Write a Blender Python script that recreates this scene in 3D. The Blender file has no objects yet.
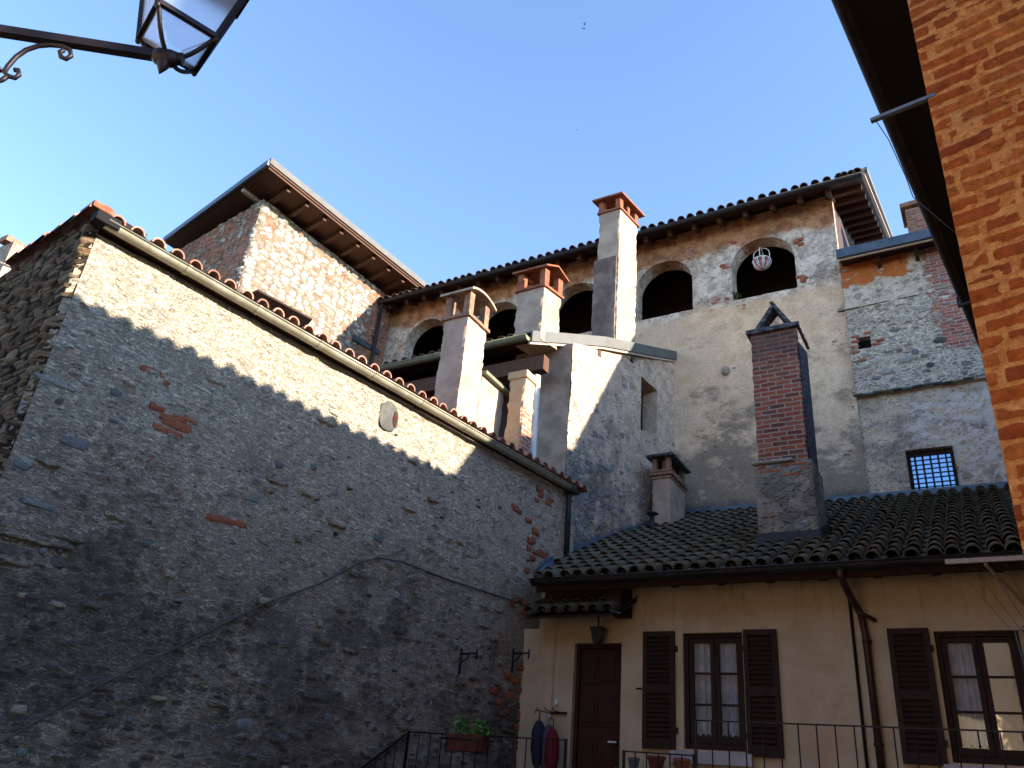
import bpy, math, random
import numpy as np
from mathutils import Matrix, Vector
random.seed(7); RNG = np.random.RandomState(11)
S = bpy.context.scene
COL = S.collection

# ------------------------------------------------------------------ camera
F_PX, CX, CY = 811., 512., 384.
_U = np.array([148., -1564, 811]); _U /= np.linalg.norm(_U)
_Y = np.array([0, 0, 1.]) - _U[2] * _U; _Y /= np.linalg.norm(_Y); _X = np.cross(_Y, _U)
R0 = np.array([_X, _Y, _U])
def _vp(x):
    d = R0 @ np.array([x - CX, 805 + .0946 * (x - 512) - CY, F_PX]); return d[:2] / np.linalg.norm(d[:2])
_d = -_vp(-977)
Q = np.array([[_d[0], _d[1], 0], [-_d[1], _d[0], 0], [0, 0, 1]])
R = Q @ R0
C = np.array([*(-Q[:2, :2] @ (_vp(700) * 11)), 1.6])
cam = bpy.data.objects.new('camera', bpy.data.cameras.new('camera')); COL.objects.link(cam)
cam.data.sensor_width = 36; cam.data.lens = F_PX / 1024 * 36
cam.data.clip_start = .05; cam.data.clip_end = 3000
M = Matrix.Identity(4)
for i in range(3):
    M[i][0] = R[i, 0]; M[i][1] = -R[i, 1]; M[i][2] = -R[i, 2]; M[i][3] = C[i]
cam.matrix_world = M
S.camera = cam

# ------------------------------------------------------------------ sky and sun
SUN = np.array([1., .20, .33]); SUN /= np.linalg.norm(SUN)
w = bpy.data.worlds.new('World'); S.world = w; w.use_nodes = True
sk = w.node_tree.nodes.new('ShaderNodeTexSky'); sk.sky_type = 'NISHITA'; sk.sun_disc = False
sk.sun_elevation = math.asin(SUN[2]); sk.sun_rotation = math.atan2(SUN[0], SUN[1])
sk.air_density = 0.7; sk.dust_density = 0.0; sk.ozone_density = 2.0; sk.altitude = 200
bg = w.node_tree.nodes['Background']; bg.inputs[1].default_value = .15
w.node_tree.links.new(sk.outputs[0], bg.inputs[0])
sl = bpy.data.lights.new('sun', 'SUN'); sl.energy = 4.2; sl.angle = math.radians(.5); sl.color = (1, .90, .76)
so = bpy.data.objects.new('sun', sl); COL.objects.link(so)
so.rotation_euler = Vector(SUN).to_track_quat('Z', 'Y').to_euler()
so.location = (30, -5, 30)
S.view_settings.view_transform = 'Standard'; S.view_settings.look = 'None'
S.view_settings.exposure = 2.15; S.view_settings.gamma = 1
S.render.engine = 'CYCLES'

# ------------------------------------------------------------------ pixel rays (real planes)
def ray(x, y): return R @ np.array([x - CX, y - CY, F_PX])
def vp(x): return Q[:2, :2] @ _vp(x)
def on(x, y, p, n):
    d = ray(x, y); n = np.array(n, float); return C + d * (((np.array(p, float) - C) @ n) / (d @ n))
def onX(x, y, v): return on(x, y, [v, 0, 0], [1, 0, 0])
def onY(x, y, v): return on(x, y, [0, v, 0], [0, 1, 0])
def onZ(x, y, v): return on(x, y, [0, 0, v], [0, 0, 1])
def onV(x, y, p, dr): return on(x, y, [p[0], p[1], 0], [-dr[1], dr[0], 0])
def V3(x, y, z): return np.array([x, y, z], float)

# ------------------------------------------------------------------ numpy noise
def _h(ix, iy, s=0):
    n = (ix.astype(np.int64) * 374761393 + iy.astype(np.int64) * 668265263 + s * 974634777) & 0xffffffff
    n = ((n ^ (n >> 13)) * 1274126177) & 0xffffffff
    return ((n ^ (n >> 16)) & 0xffff) / 65535.
def vn(x, y, s=0):
    ix = np.floor(x); iy = np.floor(y); fx = x - ix; fy = y - iy
    fx = fx * fx * (3 - 2 * fx); fy = fy * fy * (3 - 2 * fy)
    a = _h(ix, iy, s); b = _h(ix + 1, iy, s); c = _h(ix, iy + 1, s); d = _h(ix + 1, iy + 1, s)
    return (a * (1 - fx) + b * fx) * (1 - fy) + (c * (1 - fx) + d * fx) * fy
def fbm(x, y, o=4, s=0):
    r = 0; a = .5
    for k in range(o):
        r = r + a * (vn(x, y, s + k) - .5); x = x * 2.03; y = y * 2.03; a *= .5
    return r

def cells(U, Z, su, sz, s=0):
    x = U / su + .35 * fbm(U * 3, Z * 5, 3, s + 40); y = Z / sz + .35 * fbm(U * 3 + 9, Z * 5, 3, s + 50)
    ix = np.floor(x); iy = np.floor(y); f1 = np.full(x.shape, 9.); f2 = np.full(x.shape, 9.); idr = np.zeros(x.shape)
    for a in (-1, 0, 1):
        for b in (-1, 0, 1):
            cx = ix + a; cy = iy + b; px = cx + .15 + .7 * _h(cx, cy, s + 1); py = cy + .15 + .7 * _h(cx, cy, s + 2)
            d = np.hypot(px - x, py - y); c = d < f1; f2 = np.where(c, f1, np.minimum(f2, d)); idr = np.where(c, _h(cx, cy, s + 3), idr); f1 = np.where(c, d, f1)
    return f1, f2 - f1, idr
# ------------------------------------------------------------------ mesh builder
class MB:
    def __init__(s): s.st = []; s.sd = []; s.v = []; s.f = []; s.m = []; s.sm = []; s.r = []; s.cur = 0; s.rnd = .5; s.smooth = False
    def add(s, vs, fs, smooth=None, m=None, st=None, sd=None):
        b = len(s.v); s.v.extend([tuple(map(float, p)) for p in vs])
        if st is None: st = [0.] * len(vs); sd = [0.] * len(vs)
        s.st.extend(st); s.sd.extend(sd)
        for f in fs:
            s.f.append([b + i for i in f]); s.m.append(s.cur if m is None else m); s.sm.append(s.smooth if smooth is None else smooth); s.r.append(s.rnd)
        return b
    def box(s, x0, x1, y0, y1, z0, z1):
        s.hexa([(x0, y0, z0), (x1, y0, z0), (x1, y1, z0), (x0, y1, z0), (x0, y0, z1), (x1, y0, z1), (x1, y1, z1), (x0, y1, z1)])
    def hexa(s, p):
        s.add(p, [(0, 3, 2, 1), (4, 5, 6, 7), (0, 1, 5, 4), (1, 2, 6, 5), (2, 3, 7, 6), (3, 0, 4, 7)], False)
    def rbox(s, x0, x1, y0, y1, z0, z1, step=.06, amp=.008, seed=3):     # hand-made looking block
        def face(o, a, b, la, lb):
            na = max(2, int(la / step) + 1); nb = max(2, int(lb / step) + 1)
            V = [np.array(o) + np.array(a) * la * i / na + np.array(b) * lb * j / nb for i in range(na + 1) for j in range(nb + 1)]
            s.add(V, [(i * (nb + 1) + j, (i + 1) * (nb + 1) + j, (i + 1) * (nb + 1) + j + 1, i * (nb + 1) + j + 1) for i in range(na) for j in range(nb)], False)
        b0 = len(s.v); X, Y, Z = (1, 0, 0), (0, 1, 0), (0, 0, 1)
        face((x0, y0, z0), X, Z, x1 - x0, z1 - z0); face((x0, y1, z0), X, Z, x1 - x0, z1 - z0); face((x0, y0, z0), Y, Z, y1 - y0, z1 - z0); face((x1, y0, z0), Y, Z, y1 - y0, z1 - z0)
        face((x0, y0, z0), X, Y, x1 - x0, y1 - y0); face((x0, y0, z1), X, Y, x1 - x0, y1 - y0)
        P = np.array(s.v[b0:]); c = np.array([(x0 + x1) / 2, (y0 + y1) / 2])
        for k in range(2):
            P[:, k] += amp * 2.4 * fbm(P[:, k - 1] * 3 + P[:, 2] * 2.1 + seed, P[:, k] * 4 + P[:, 2] * 1.3, 4, seed + k * 7) + amp * .9 * (vn(P[:, 2] * 21 + P[:, 0] * 9, P[:, 1] * 17, seed + k) - .5)
        P[:, 2] += amp * 1.2 * fbm(P[:, 0] * 9, P[:, 1] * 9, 3, seed + 4)
        e = (np.minimum(abs(P[:, 0] - x0), abs(P[:, 0] - x1)) < step * .7) & (np.minimum(abs(P[:, 1] - y0), abs(P[:, 1] - y1)) < step * .7)
        q = e * amp * 1.8 * np.clip(vn(P[:, 2] * 13, P[:, 2] * 0 + seed, 9) * 1.6 - .5, 0, 1)       # worn corners
        P[:, 0] -= np.sign(P[:, 0] - c[0]) * q; P[:, 1] -= np.sign(P[:, 1] - c[1]) * q
        s.v[b0:] = [tuple(p) for p in P.tolist()]
    def slab(s, q, t):           # quad q (4 pts) thickened along -normal... by vector t
        q = [np.array(a, float) for a in q]; t = np.array(t, float)
        s.hexa([*q, *[a + t for a in q]])
    def obox(s, c, ax, hs):      # oriented box: centre, 3 axes, half sizes
        c = np.array(c, float); ax = [np.array(a, float) / np.linalg.norm(a) for a in ax]
        P = []
        for sz in (-1, 1):
            for sx, sy in ((-1, -1), (1, -1), (1, 1), (-1, 1)):
                P.append(c + ax[0] * hs[0] * sx + ax[1] * hs[1] * sy + ax[2] * hs[2] * sz)
        s.hexa(P)
    def bar(s, a, b, w, h, up=(0, 0, 1)):
        a = np.array(a, float); b = np.array(b, float); d = b - a; L = np.linalg.norm(d); d /= L
        up = np.array(up, float); r = np.cross(d, up); r /= np.linalg.norm(r); u = np.cross(r, d)
        s.obox((a + b) / 2, (d, r, u), (L / 2, w / 2, h / 2))
    def tube(s, pts, r, n=8, cap=True):
        pts = [np.array(p, float) for p in pts]; rs = r if hasattr(r, '__len__') else [r] * len(pts)
        V = []; prev = None
        for i, p in enumerate(pts):
            d = pts[min(i + 1, len(pts) - 1)] - pts[max(i - 1, 0)]; d /= np.linalg.norm(d)
            if prev is None:
                a = np.cross(d, (0, 0, 1.)); a = a if np.linalg.norm(a) > .1 else np.cross(d, (1., 0, 0))
            else: a = prev - d * (prev @ d)
            a /= np.linalg.norm(a); prev = a; b = np.cross(d, a)
            for k in range(n):
                t = 2 * math.pi * k / n; V.append(p + (a * math.cos(t) + b * math.sin(t)) * rs[i])
        Fs = [(i * n + k, i * n + (k + 1) % n, (i + 1) * n + (k + 1) % n, (i + 1) * n + k) for i in range(len(pts) - 1) for k in range(n)]
        b = s.add(V, Fs, True)
        if cap:
            m_ = len(V) - n
            for f in (tuple(b + k for k in range(n))[::-1], tuple(b + m_ + k for k in range(n))):
                s.f.append(list(f)); s.m.append(s.cur); s.sm.append(False); s.r.append(s.rnd)
    def poly(s, pts, t):         # extrude a polygon by t
        n = len(pts); p = [np.array(a, float) for a in pts]; q = [a + np.array(t, float) for a in p]
        s.add(p + q, [tuple(range(n))[::-1], tuple(range(n, 2 * n))] + [(i, (i + 1) % n, n + (i + 1) % n, n + i) for i in range(n)], False)
    def blob(s, c, ax, hs, e=.6, nu=10, nv=6, j=.12, m=None, rnd=None):   # squarish stone
        c = np.array(c, float); V = []
        pw = lambda v: math.copysign(abs(v) ** e, v)
        for i in range(nv + 1):
            ph = -math.pi / 2 + math.pi * i / nv
            for k in range(nu):
                th = 2 * math.pi * k / nu
                a, b, z = pw(math.cos(th)) * pw(math.cos(ph)), pw(math.sin(th)) * pw(math.cos(ph)), pw(math.sin(ph))
                q = 1 + random.uniform(-j, j)
                V.append(c + q * (ax[0] * hs[0] * a + ax[1] * hs[1] * b) + ax[2] * hs[2] * z)
        Fs = [(i * nu + k, i * nu + (k + 1) % nu, (i + 1) * nu + (k + 1) % nu, (i + 1) * nu + k) for i in range(nv) for k in range(nu)]
        if rnd is not None: s.rnd = rnd
        s.add(V, Fs, True, m)
    def split(s, name, mats, parent, bevel=0):      # one object per separate piece
        par = list(range(len(s.v)))
        def fd(a):
            while par[a] != a: par[a] = par[par[a]]; a = par[a]
            return a
        for f in s.f:
            r0 = fd(f[0])
            for i in f[1:]: par[fd(i)] = r0
        gr = {}
        for k, f in enumerate(s.f): gr.setdefault(fd(f[0]), []).append(k)
        out = []
        for ks in gr.values():
            q = MB(); vi = sorted({i for k in ks for i in s.f[k]}); mp = {a: b for b, a in enumerate(vi)}
            q.v = [s.v[i] for i in vi]; q.f = [[mp[i] for i in s.f[k]] for k in ks]; q.m = [s.m[k] for k in ks]; q.sm = [s.sm[k] for k in ks]; q.r = [s.r[k] for k in ks]
            out.append(q.build(name, mats, parent, bevel))
        return out
    def build(s, name, mats, parent=None, bevel=0, label=None):
        me = bpy.data.meshes.new(name); me.from_pydata(s.v, [], s.f)
        if not isinstance(mats, (list, tuple)): mats = [mats]
        for m in mats: me.materials.append(m)
        me.polygons.foreach_set('material_index', s.m); me.polygons.foreach_set('use_smooth', s.sm)
        a = me.attributes.new('rnd', 'FLOAT', 'FACE'); a.data.foreach_set('value', s.r)
        if any(s.st):
            for nm, arr in (('st', s.st), ('sd', s.sd)):
                a = me.attributes.new(nm, 'FLOAT', 'POINT'); a.data.foreach_set('value', [float(q) for q in arr])
        me.update()
        o = bpy.data.objects.new(name, me); COL.objects.link(o)
        if bevel:
            b = o.modifiers.new('bevel', 'BEVEL'); b.width = bevel; b.segments = 2; b.limit_method = 'ANGLE'; b.angle_limit = .7
        if parent is not None:
            o.parent = parent; o.matrix_parent_inverse = Matrix.Translation(-parent.location)
        if label: o['label'] = label
        return o
def tag(o, label, cat, group=None):
    o['label'] = label; o['category'] = cat
    if group: o['group'] = group
    return o
def thing(name, loc, label, cat, group=None):
    o = bpy.data.objects.new(name, None); o.empty_display_size = .2; COL.objects.link(o); o.location = [float(a) for a in loc]
    return tag(o, label, cat, group)
def struct(o): o['kind'] = 'structure'; return o

# displaced wall surface. origin p (x,y), direction d (x,y), outward normal is to the right of d when seen from above... given by sgn
def wall_grid(mb, p, d, u0, u1, lo, hi, step=.05, amp=.02, sgn=1, seed=0, pin=True, path=None, stone=0, ring=.0, cell=None, pattern=None):
    d = np.array(d, float); d /= np.linalg.norm(d); n = np.array([d[1], -d[0]]) * sgn
    nu = max(2, int(round((u1 - u0) / step)) + 1); us = np.linspace(u0, u1, nu)
    L = np.array([lo(u) if callable(lo) else lo for u in us]); H = np.array([hi(u) if callable(hi) else hi for u in us])
    nz = max(2, int(round((H.max() - L.min()) / step)) + 1)
    T = np.linspace(0, 1, nz)
    U = np.repeat(us[:, None], nz, 1); Z = L[:, None] + (H - L)[:, None] * T[None]
    D = fbm(U * .7 + seed, Z * .7 + 3.1, 3, seed) * amp * 3 + fbm(U * 4, Z * 6, 4, seed + 5) * amp * 1.6
    if stone:
        c = vn(U / .14, Z / .08, seed + 9); D = D + stone * (np.clip(c - .45, 0, .4)) 
    ST = np.zeros(U.shape); SD = ST
    if pattern: DP, ST, SD = pattern(U, Z); D = D + DP
    if cell:      # cell = (width, height, relief, exposure function of (U, Z) or number)
        f1, ed, idr = cells(U, Z, cell[0], cell[1], seed + 60); ex = cell[3](U, Z) if callable(cell[3]) else cell[3]
        keep = (_h(np.round(idr * 9999), np.round(idr * 777), 5) < ex) * 1.
        k_ = np.clip((ed - .10) / .22, 0, 1); k_ = k_ * k_ * (3 - 2 * k_); ST = k_ * keep; SD = idr
        D = D + cell[2] * ST * (.45 + idr) - cell[2] * .35 * np.clip(.12 - ed, 0, .12) / .12 * keep
    if pin:
        e = np.minimum(np.minimum(U - u0, u1 - U), np.minimum(Z - L[:, None], H[:, None] - Z)); k = np.clip(e / .06, 0, 1); D = D * k - (1 - k) * ring
    if path is None:
        X = p[0] + d[0] * U + n[0] * D; Y = p[1] + d[1] * U + n[1] * D
    else:
        px, py, nx, ny = path(U); X = px + nx * D; Y = py + ny * D
    V = np.stack([X, Y, Z], -1).reshape(-1, 3)
    i, k = np.meshgrid(np.arange(nu - 1), np.arange(nz - 1), indexing='ij'); a = (i * nz + k).ravel()
    Fs = np.stack([a, a + nz, a + nz + 1, a + 1], -1)
    if sgn < 0: Fs = Fs[:, ::-1]
    mb.add(V.tolist(), Fs.tolist(), True, None, ST.ravel().tolist(), SD.ravel().tolist())

# ------------------------------------------------------------------ shader helper
class G:
    def __init__(s, name, rough=.9, spec=.25):
        s.m = bpy.data.materials.new(name); s.m.use_nodes = True; s.nt = s.m.node_tree
        s.b = s.nt.nodes['Principled BSDF']; s.b.inputs['Roughness'].default_value = rough
        s.b.inputs['Specular IOR Level'].default_value = spec
        s.pos = s.nt.nodes.new('ShaderNodeNewGeometry').outputs['Position']
    def n(s, t, **k):
        o = s.nt.nodes.new(t)
        for a, b in k.items(): setattr(o, a, b)
        return o
    def put(s, sock, v):
        if isinstance(v, bpy.types.NodeSocket): s.nt.links.new(v, sock)
        elif sock.type == 'RGBA' and len(v) == 3: sock.default_value = (*v, 1)
        else: sock.default_value = v
    def ma(s, op, a, b=0., c=None, clamp=False):
        o = s.n('ShaderNodeMath', operation=op, use_clamp=clamp); s.put(o.inputs[0], a); s.put(o.inputs[1], b)
        if c is not None: s.put(o.inputs[2], c)
        return o.outputs[0]
    def vm(s, op, a, b=(0, 0, 0), scale=None):
        o = s.n('ShaderNodeVectorMath', operation=op); s.put(o.inputs[0], a); s.put(o.inputs[1], b)
        if scale is not None: s.put(o.inputs['Scale'], scale)
        return o.outputs['Value'] if op == 'DOT_PRODUCT' else o.outputs[0]
    def noise(s, v, sc, det=4, ro=.55, dist=0., col=False):
        o = s.n('ShaderNodeTexNoise'); s.put(o.inputs['Vector'], v); o.inputs['Scale'].default_value = sc
        o.inputs['Detail'].default_value = det; o.inputs['Roughness'].default_value = ro; o.inputs['Distortion'].default_value = dist
        return o.outputs['Color' if col else 'Fac']
    def vor(s, v, sc, feat='F1', out='Distance', rnd=1.):
        o = s.n('ShaderNodeTexVoronoi', feature=feat); s.put(o.inputs['Vector'], v); o.inputs['Scale'].default_value = sc
        o.inputs['Randomness'].default_value = rnd
        return o.outputs[out]
    def ramp(s, f, stops, interp='LINEAR'):
        o = s.n('ShaderNodeValToRGB'); s.put(o.inputs[0], f); e = o.color_ramp; e.interpolation = interp
        while len(e.elements) < len(stops): e.elements.new(.5)
        for el, (p, c) in zip(e.elements, stops): el.position = p; el.color = (*c, 1)
        return o.outputs[0]
    def sm(s, f, a, b):
        o = s.n('ShaderNodeMapRange', interpolation_type='SMOOTHSTEP'); s.put(o.inputs[0], f)
        if b < a: o.inputs[1].default_value = b; o.inputs[2].default_value = a; o.inputs[3].default_value = 1; o.inputs[4].default_value = 0
        else: o.inputs[1].default_value = a; o.inputs[2].default_value = b
        return o.outputs[0]
    def mix(s, f, a, b, mode='MIX'):
        o = s.n('ShaderNodeMix', data_type='RGBA', blend_type=mode); s.put(o.inputs[0], f); s.put(o.inputs[6], a); s.put(o.inputs[7], b)
        return o.outputs[2]
    def mf(s, f, a, b):
        o = s.n('ShaderNodeMix', data_type='FLOAT'); s.put(o.inputs[0], f); s.put(o.inputs[2], a); s.put(o.inputs[3], b); return o.outputs[0]
    def xyz(s, v=None):
        o = s.n('ShaderNodeSeparateXYZ'); s.put(o.inputs[0], v if v is not None else s.pos); return o.outputs
    def comb(s, x, y, z=0.):
        o = s.n('ShaderNodeCombineXYZ'); s.put(o.inputs[0], x); s.put(o.inputs[1], y); s.put(o.inputs[2], z); return o.outputs[0]
    def rnd(s):
        o = s.n('ShaderNodeAttribute'); o.attribute_name = 'rnd'; return o.outputs['Fac']
    def att(s, nm):
        o = s.n('ShaderNodeAttribute'); o.attribute_name = nm; return o.outputs['Fac']
    def warp(s, v, sc, amt, det=3):
        c = s.noise(v, sc, det, col=True); c = s.vm('SUBTRACT', c, (.5, .5, .5)); return s.vm('ADD', v, s.vm('SCALE', c, scale=amt))
    def done(s, col=None, h=None, strength=1., dist=.02, rough=None, metal=None):
        if col is not None: s.put(s.b.inputs['Base Color'], col)
        if h is not None:
            o = s.n('ShaderNodeBump'); o.inputs['Strength'].default_value = strength; o.inputs['Distance'].default_value = dist
            s.put(o.inputs['Height'], h); s.nt.links.new(o.outputs[0], s.b.inputs['Normal'])
        if rough is not None: s.put(s.b.inputs['Roughness'], rough)
        if metal is not None: s.put(s.b.inputs['Metallic'], metal)
        return s.m

# stone layer: returns (colour, height)
def stones(g, cols, mortar, sc=6.5, flat=2.1, gap=.07, mort2=None, warp=.06):
    v = g.vm('MULTIPLY', g.pos, (1, 1, flat)); v = g.warp(v, 5, warp)
    cc = g.vor(v, sc, out='Color'); ed = g.vor(v, sc, 'DISTANCE_TO_EDGE')
    r = g.xyz(cc)
    base = g.ramp(r[0], [(i / max(1, len(cols) - 1), c) for i, c in enumerate(cols)], 'CONSTANT' if False else 'LINEAR')
    var = g.noise(g.pos, 38, 5, .7)
    base = g.mix(.75, base, g.ramp(var, [(.25, (.45, .45, .45)), (.75, (1.35, 1.3, 1.25))]), 'MULTIPLY')
    mk = g.sm(g.ma('ADD', ed, g.ma('MULTIPLY', g.ma('SUBTRACT', var, .5), .06)), gap * .5, gap * 1.6)
    # uneven exposure of stones: some cells stay under mortar
    mo = g.mix(g.noise(g.pos, 11, 4, .65), mortar, mort2 or tuple(c * .6 for c in mortar))
    col = g.mix(mk, mo, base)
    h = g.ma('ADD', g.ma('MULTIPLY', mk, g.ma('ADD', .5, r[1])), g.ma('MULTIPLY', var, .45))
    return col, h, r

def pits(g, sc=22, th=.30, flat=2.0):
    v = g.vm('MULTIPLY', g.pos, (1, 1, flat)); v = g.warp(v, 16, .03)
    a = g.vor(v, sc); b = g.xyz(g.vor(v, sc, out='Color'))[2]
    m = g.ma('MULTIPLY', g.sm(a, .42, .22), g.sm(b, 1 - th, 1 - th + .05))
    return m

def brick_layer(g, ux, uy, bcols, mortar, bw=.24, bh=.075, ms=.012, warp=.02, off=.5):
    u = g.ma('ADD', g.ma('MULTIPLY', g.xyz()[0], ux), g.ma('MULTIPLY', g.xyz()[1], uy))
    v = g.comb(u, g.xyz()[2], 0.); v = g.warp(v, 9, warp)
    o = g.n('ShaderNodeTexBrick'); g.put(o.inputs['Vector'], v); o.offset = off
    o.inputs['Scale'].default_value = 1; o.inputs['Brick Width'].default_value = bw; o.inputs['Row Height'].default_value = bh
    o.inputs['Mortar Size'].default_value = ms; o.inputs['Mortar Smooth'].default_value = .3; o.inputs['Bias'].default_value = 0
    o.inputs['Color1'].default_value = (0, 0, 0, 1); o.inputs['Color2'].default_value = (1, 1, 1, 1); o.inputs['Mortar'].default_value = (0, 0, 0, 1)
    bc = g.ramp(g.xyz(o.outputs['Color'])[0], [(i / max(1, len(bcols) - 1), c) for i, c in enumerate(bcols)])
    nz = g.noise(g.pos, 45, 4, .7)
    bc = g.mix(.8, bc, g.ramp(nz, [(.25, (.5, .5, .5)), (.75, (1.3, 1.3, 1.3))]), 'MULTIPLY')
    fac = o.outputs['Fac']
    mo = g.mix(g.noise(g.pos, 13, 3), mortar, tuple(c * .65 for c in mortar))
    col = g.mix(fac, bc, mo); h = g.ma('SUBTRACT', g.ma('MULTIPLY', nz, .4), fac)
    return col, h

GREY_ST = [(.10, .11, .13), (.22, .20, .17), (.30, .27, .22), (.16, .15, .14), (.34, .30, .24), (.13, .15, .18), (.25, .20, .15)]
# -- long rubble wall of the near house
def stone_att(g, cols, amt=.9):
    """stone colours that follow the modelled stones"""
    f = g.noise(g.pos, 55, 6, .75); m = g.noise(g.pos, 16, 5, .7)
    s = g.ramp(g.att('sd'), [(i / max(1, len(cols) - 1), c) for i, c in enumerate(cols)], 'CONSTANT')
    s = g.mix(.85, s, g.ramp(g.ma('ADD', g.ma('MULTIPLY', f, .5), g.ma('MULTIPLY', m, .5)), [(.32, (.45, .45, .45)), (.68, (1.4, 1.36, 1.3))]), 'MULTIPLY')
    k = g.sm(g.ma('ADD', g.att('st'), g.ma('MULTIPLY', g.ma('SUBTRACT', m, .5), .9)), .30, .62)
    return s, g.ma('MULTIPLY', k, amt), f, m
def m_longwall():
    g = G('rubble_render', .95, .12)
    st, k, fine0, m0 = stone_att(g, [(.13, .12, .11), (.24, .20, .16), (.33, .28, .21), (.17, .16, .16), (.40, .35, .27), (.12, .135, .16), (.27, .20, .14), (.36, .33, .28), (.10, .09, .08), (.22, .12, .08), (.30, .27, .23)], .8)
    z = g.xyz()[2]
    an = g.vm('MULTIPLY', g.warp(g.pos, 3, .05), (1, 1, 3.0)); fine = g.noise(an, 26, 10, .8); mid = g.noise(an, 8, 7, .7); lump = g.noise(g.pos, 2.0, 8, .68)
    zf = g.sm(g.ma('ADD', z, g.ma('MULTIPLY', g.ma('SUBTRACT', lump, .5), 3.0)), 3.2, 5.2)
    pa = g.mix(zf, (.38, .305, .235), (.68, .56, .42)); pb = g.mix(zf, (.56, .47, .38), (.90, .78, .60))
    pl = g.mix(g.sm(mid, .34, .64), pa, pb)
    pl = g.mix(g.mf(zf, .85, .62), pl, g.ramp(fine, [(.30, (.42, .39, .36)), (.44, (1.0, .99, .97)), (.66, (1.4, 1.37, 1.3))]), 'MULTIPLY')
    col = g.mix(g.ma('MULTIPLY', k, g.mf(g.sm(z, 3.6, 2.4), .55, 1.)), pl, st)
    blot = g.noise(g.vm('ADD', g.pos, (3, 9, 4)), 3.4, 9, .78); col = g.mix(g.ma('MULTIPLY', g.sm(blot, .54, .66), .35), col, (.19, .155, .125))
    p1_ = pits(g, 12, .16, 2.6); p2_ = pits(g, 30, .36, 3.2); p = g.ma('MAXIMUM', p1_, p2_)
    cr = g.noise(g.vm('MULTIPLY', g.warp(g.pos, 2.5, .10), (1, 1, 3.6)), 6.5, 8, .74); crk = g.sm(g.ma('ABSOLUTE', g.ma('SUBTRACT', cr, .5)), .022, .0)
    cr2 = g.noise(g.vm('MULTIPLY', g.warp(g.pos, 4, .06), (1, 1, 2.6)), 17, 7, .72); crk2 = g.sm(g.ma('ABSOLUTE', g.ma('SUBTRACT', cr2, .5)), .030, .0)
    crk = g.ma('MAXIMUM', crk, g.ma('MULTIPLY', crk2, .6)); col = g.mix(g.ma('MULTIPLY', crk, .34), col, (.09, .07, .055))
    col = g.mix(g.ma('MULTIPLY', p, .7), col, (.06, .045, .034))
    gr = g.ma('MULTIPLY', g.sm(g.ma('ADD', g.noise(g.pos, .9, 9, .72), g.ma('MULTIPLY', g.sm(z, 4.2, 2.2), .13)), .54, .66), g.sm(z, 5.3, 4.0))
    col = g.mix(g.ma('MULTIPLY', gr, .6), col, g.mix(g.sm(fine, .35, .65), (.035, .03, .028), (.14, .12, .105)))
    wht = g.sm(g.noise(g.pos, 1.7, 9, .78), .56, .66)
    col = g.mix(g.ma('MULTIPLY', wht, .5), col, (.46, .41, .38))
    rust = g.sm(g.noise(g.vm('ADD', g.pos, (7, 3, 1)), 2.6, 8, .75), .66, .70)
    col = g.mix(g.ma('MULTIPLY', rust, .55), col, (.30, .13, .07))
    h = g.ma('ADD', g.ma('MULTIPLY', fine, 1.3), g.ma('MULTIPLY', mid, 1.6)); h = g.ma('SUBTRACT', h, g.ma('MULTIPLY', g.ma('MAXIMUM', p, crk), 1.2))
    return g.done(col, h, 1., .024)
def m_stack():
    g = G('brown_flat_stone', .92, .2)
    st, k, f, m = stone_att(g, [(.15, .085, .04), (.27, .18, .10), (.10, .06, .035), (.34, .25, .15), (.20, .11, .06), (.30, .22, .14), (.13, .08, .05)], 1.)
    return g.done(g.mix(k, (.035, .022, .014), st), g.ma('ADD', f, m), 1., .03)
def m_tower():
    g = G('tower_stone', .92, .2)
    st, k, f, m = stone_att(g, [(.42, .36, .28), (.52, .47, .39), (.26, .20, .15), (.44, .36, .28), (.36, .33, .29), (.60, .54, .46), (.34, .17, .11), (.50, .45, .38), (.30, .26, .21), (.55, .49, .40)], 1.)
    c = g.mix(k, g.mix(m, (.09, .062, .04), (.30, .235, .17)), st)
    bc, bh = brick_layer(g, .1, 1., [(.30, .09, .045), (.40, .16, .09), (.24, .08, .05)], (.34, .26, .19), .24, .075, .012, .05)
    y = g.xyz()[1]; z = g.xyz()[2]
    mk = g.sm(g.ma('ADD', g.ma('ADD', y, g.ma('MULTIPLY', g.noise(g.pos, 1.6, 5), 1.6)), g.ma('MULTIPLY', z, -.12)), 2.9, 3.2)
    mk2 = g.sm(g.noise(g.pos, 1.1, 7, .7), .64, .67)
    mk3 = g.ma('MULTIPLY', g.sm(g.xyz()[0], -10.86, -10.92), g.sm(g.noise(g.pos, 1.8, 7, .7), .44, .50))
    mk = g.ma('MULTIPLY', g.ma('MAXIMUM', g.ma('MAXIMUM', mk, mk2), mk3), g.sm(g.noise(g.pos, 5, 5, .7), .38, .44))
    return g.done(g.mix(mk, c, bc), g.mf(mk, g.ma('ADD', f, m), bh), 1., .03)
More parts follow.
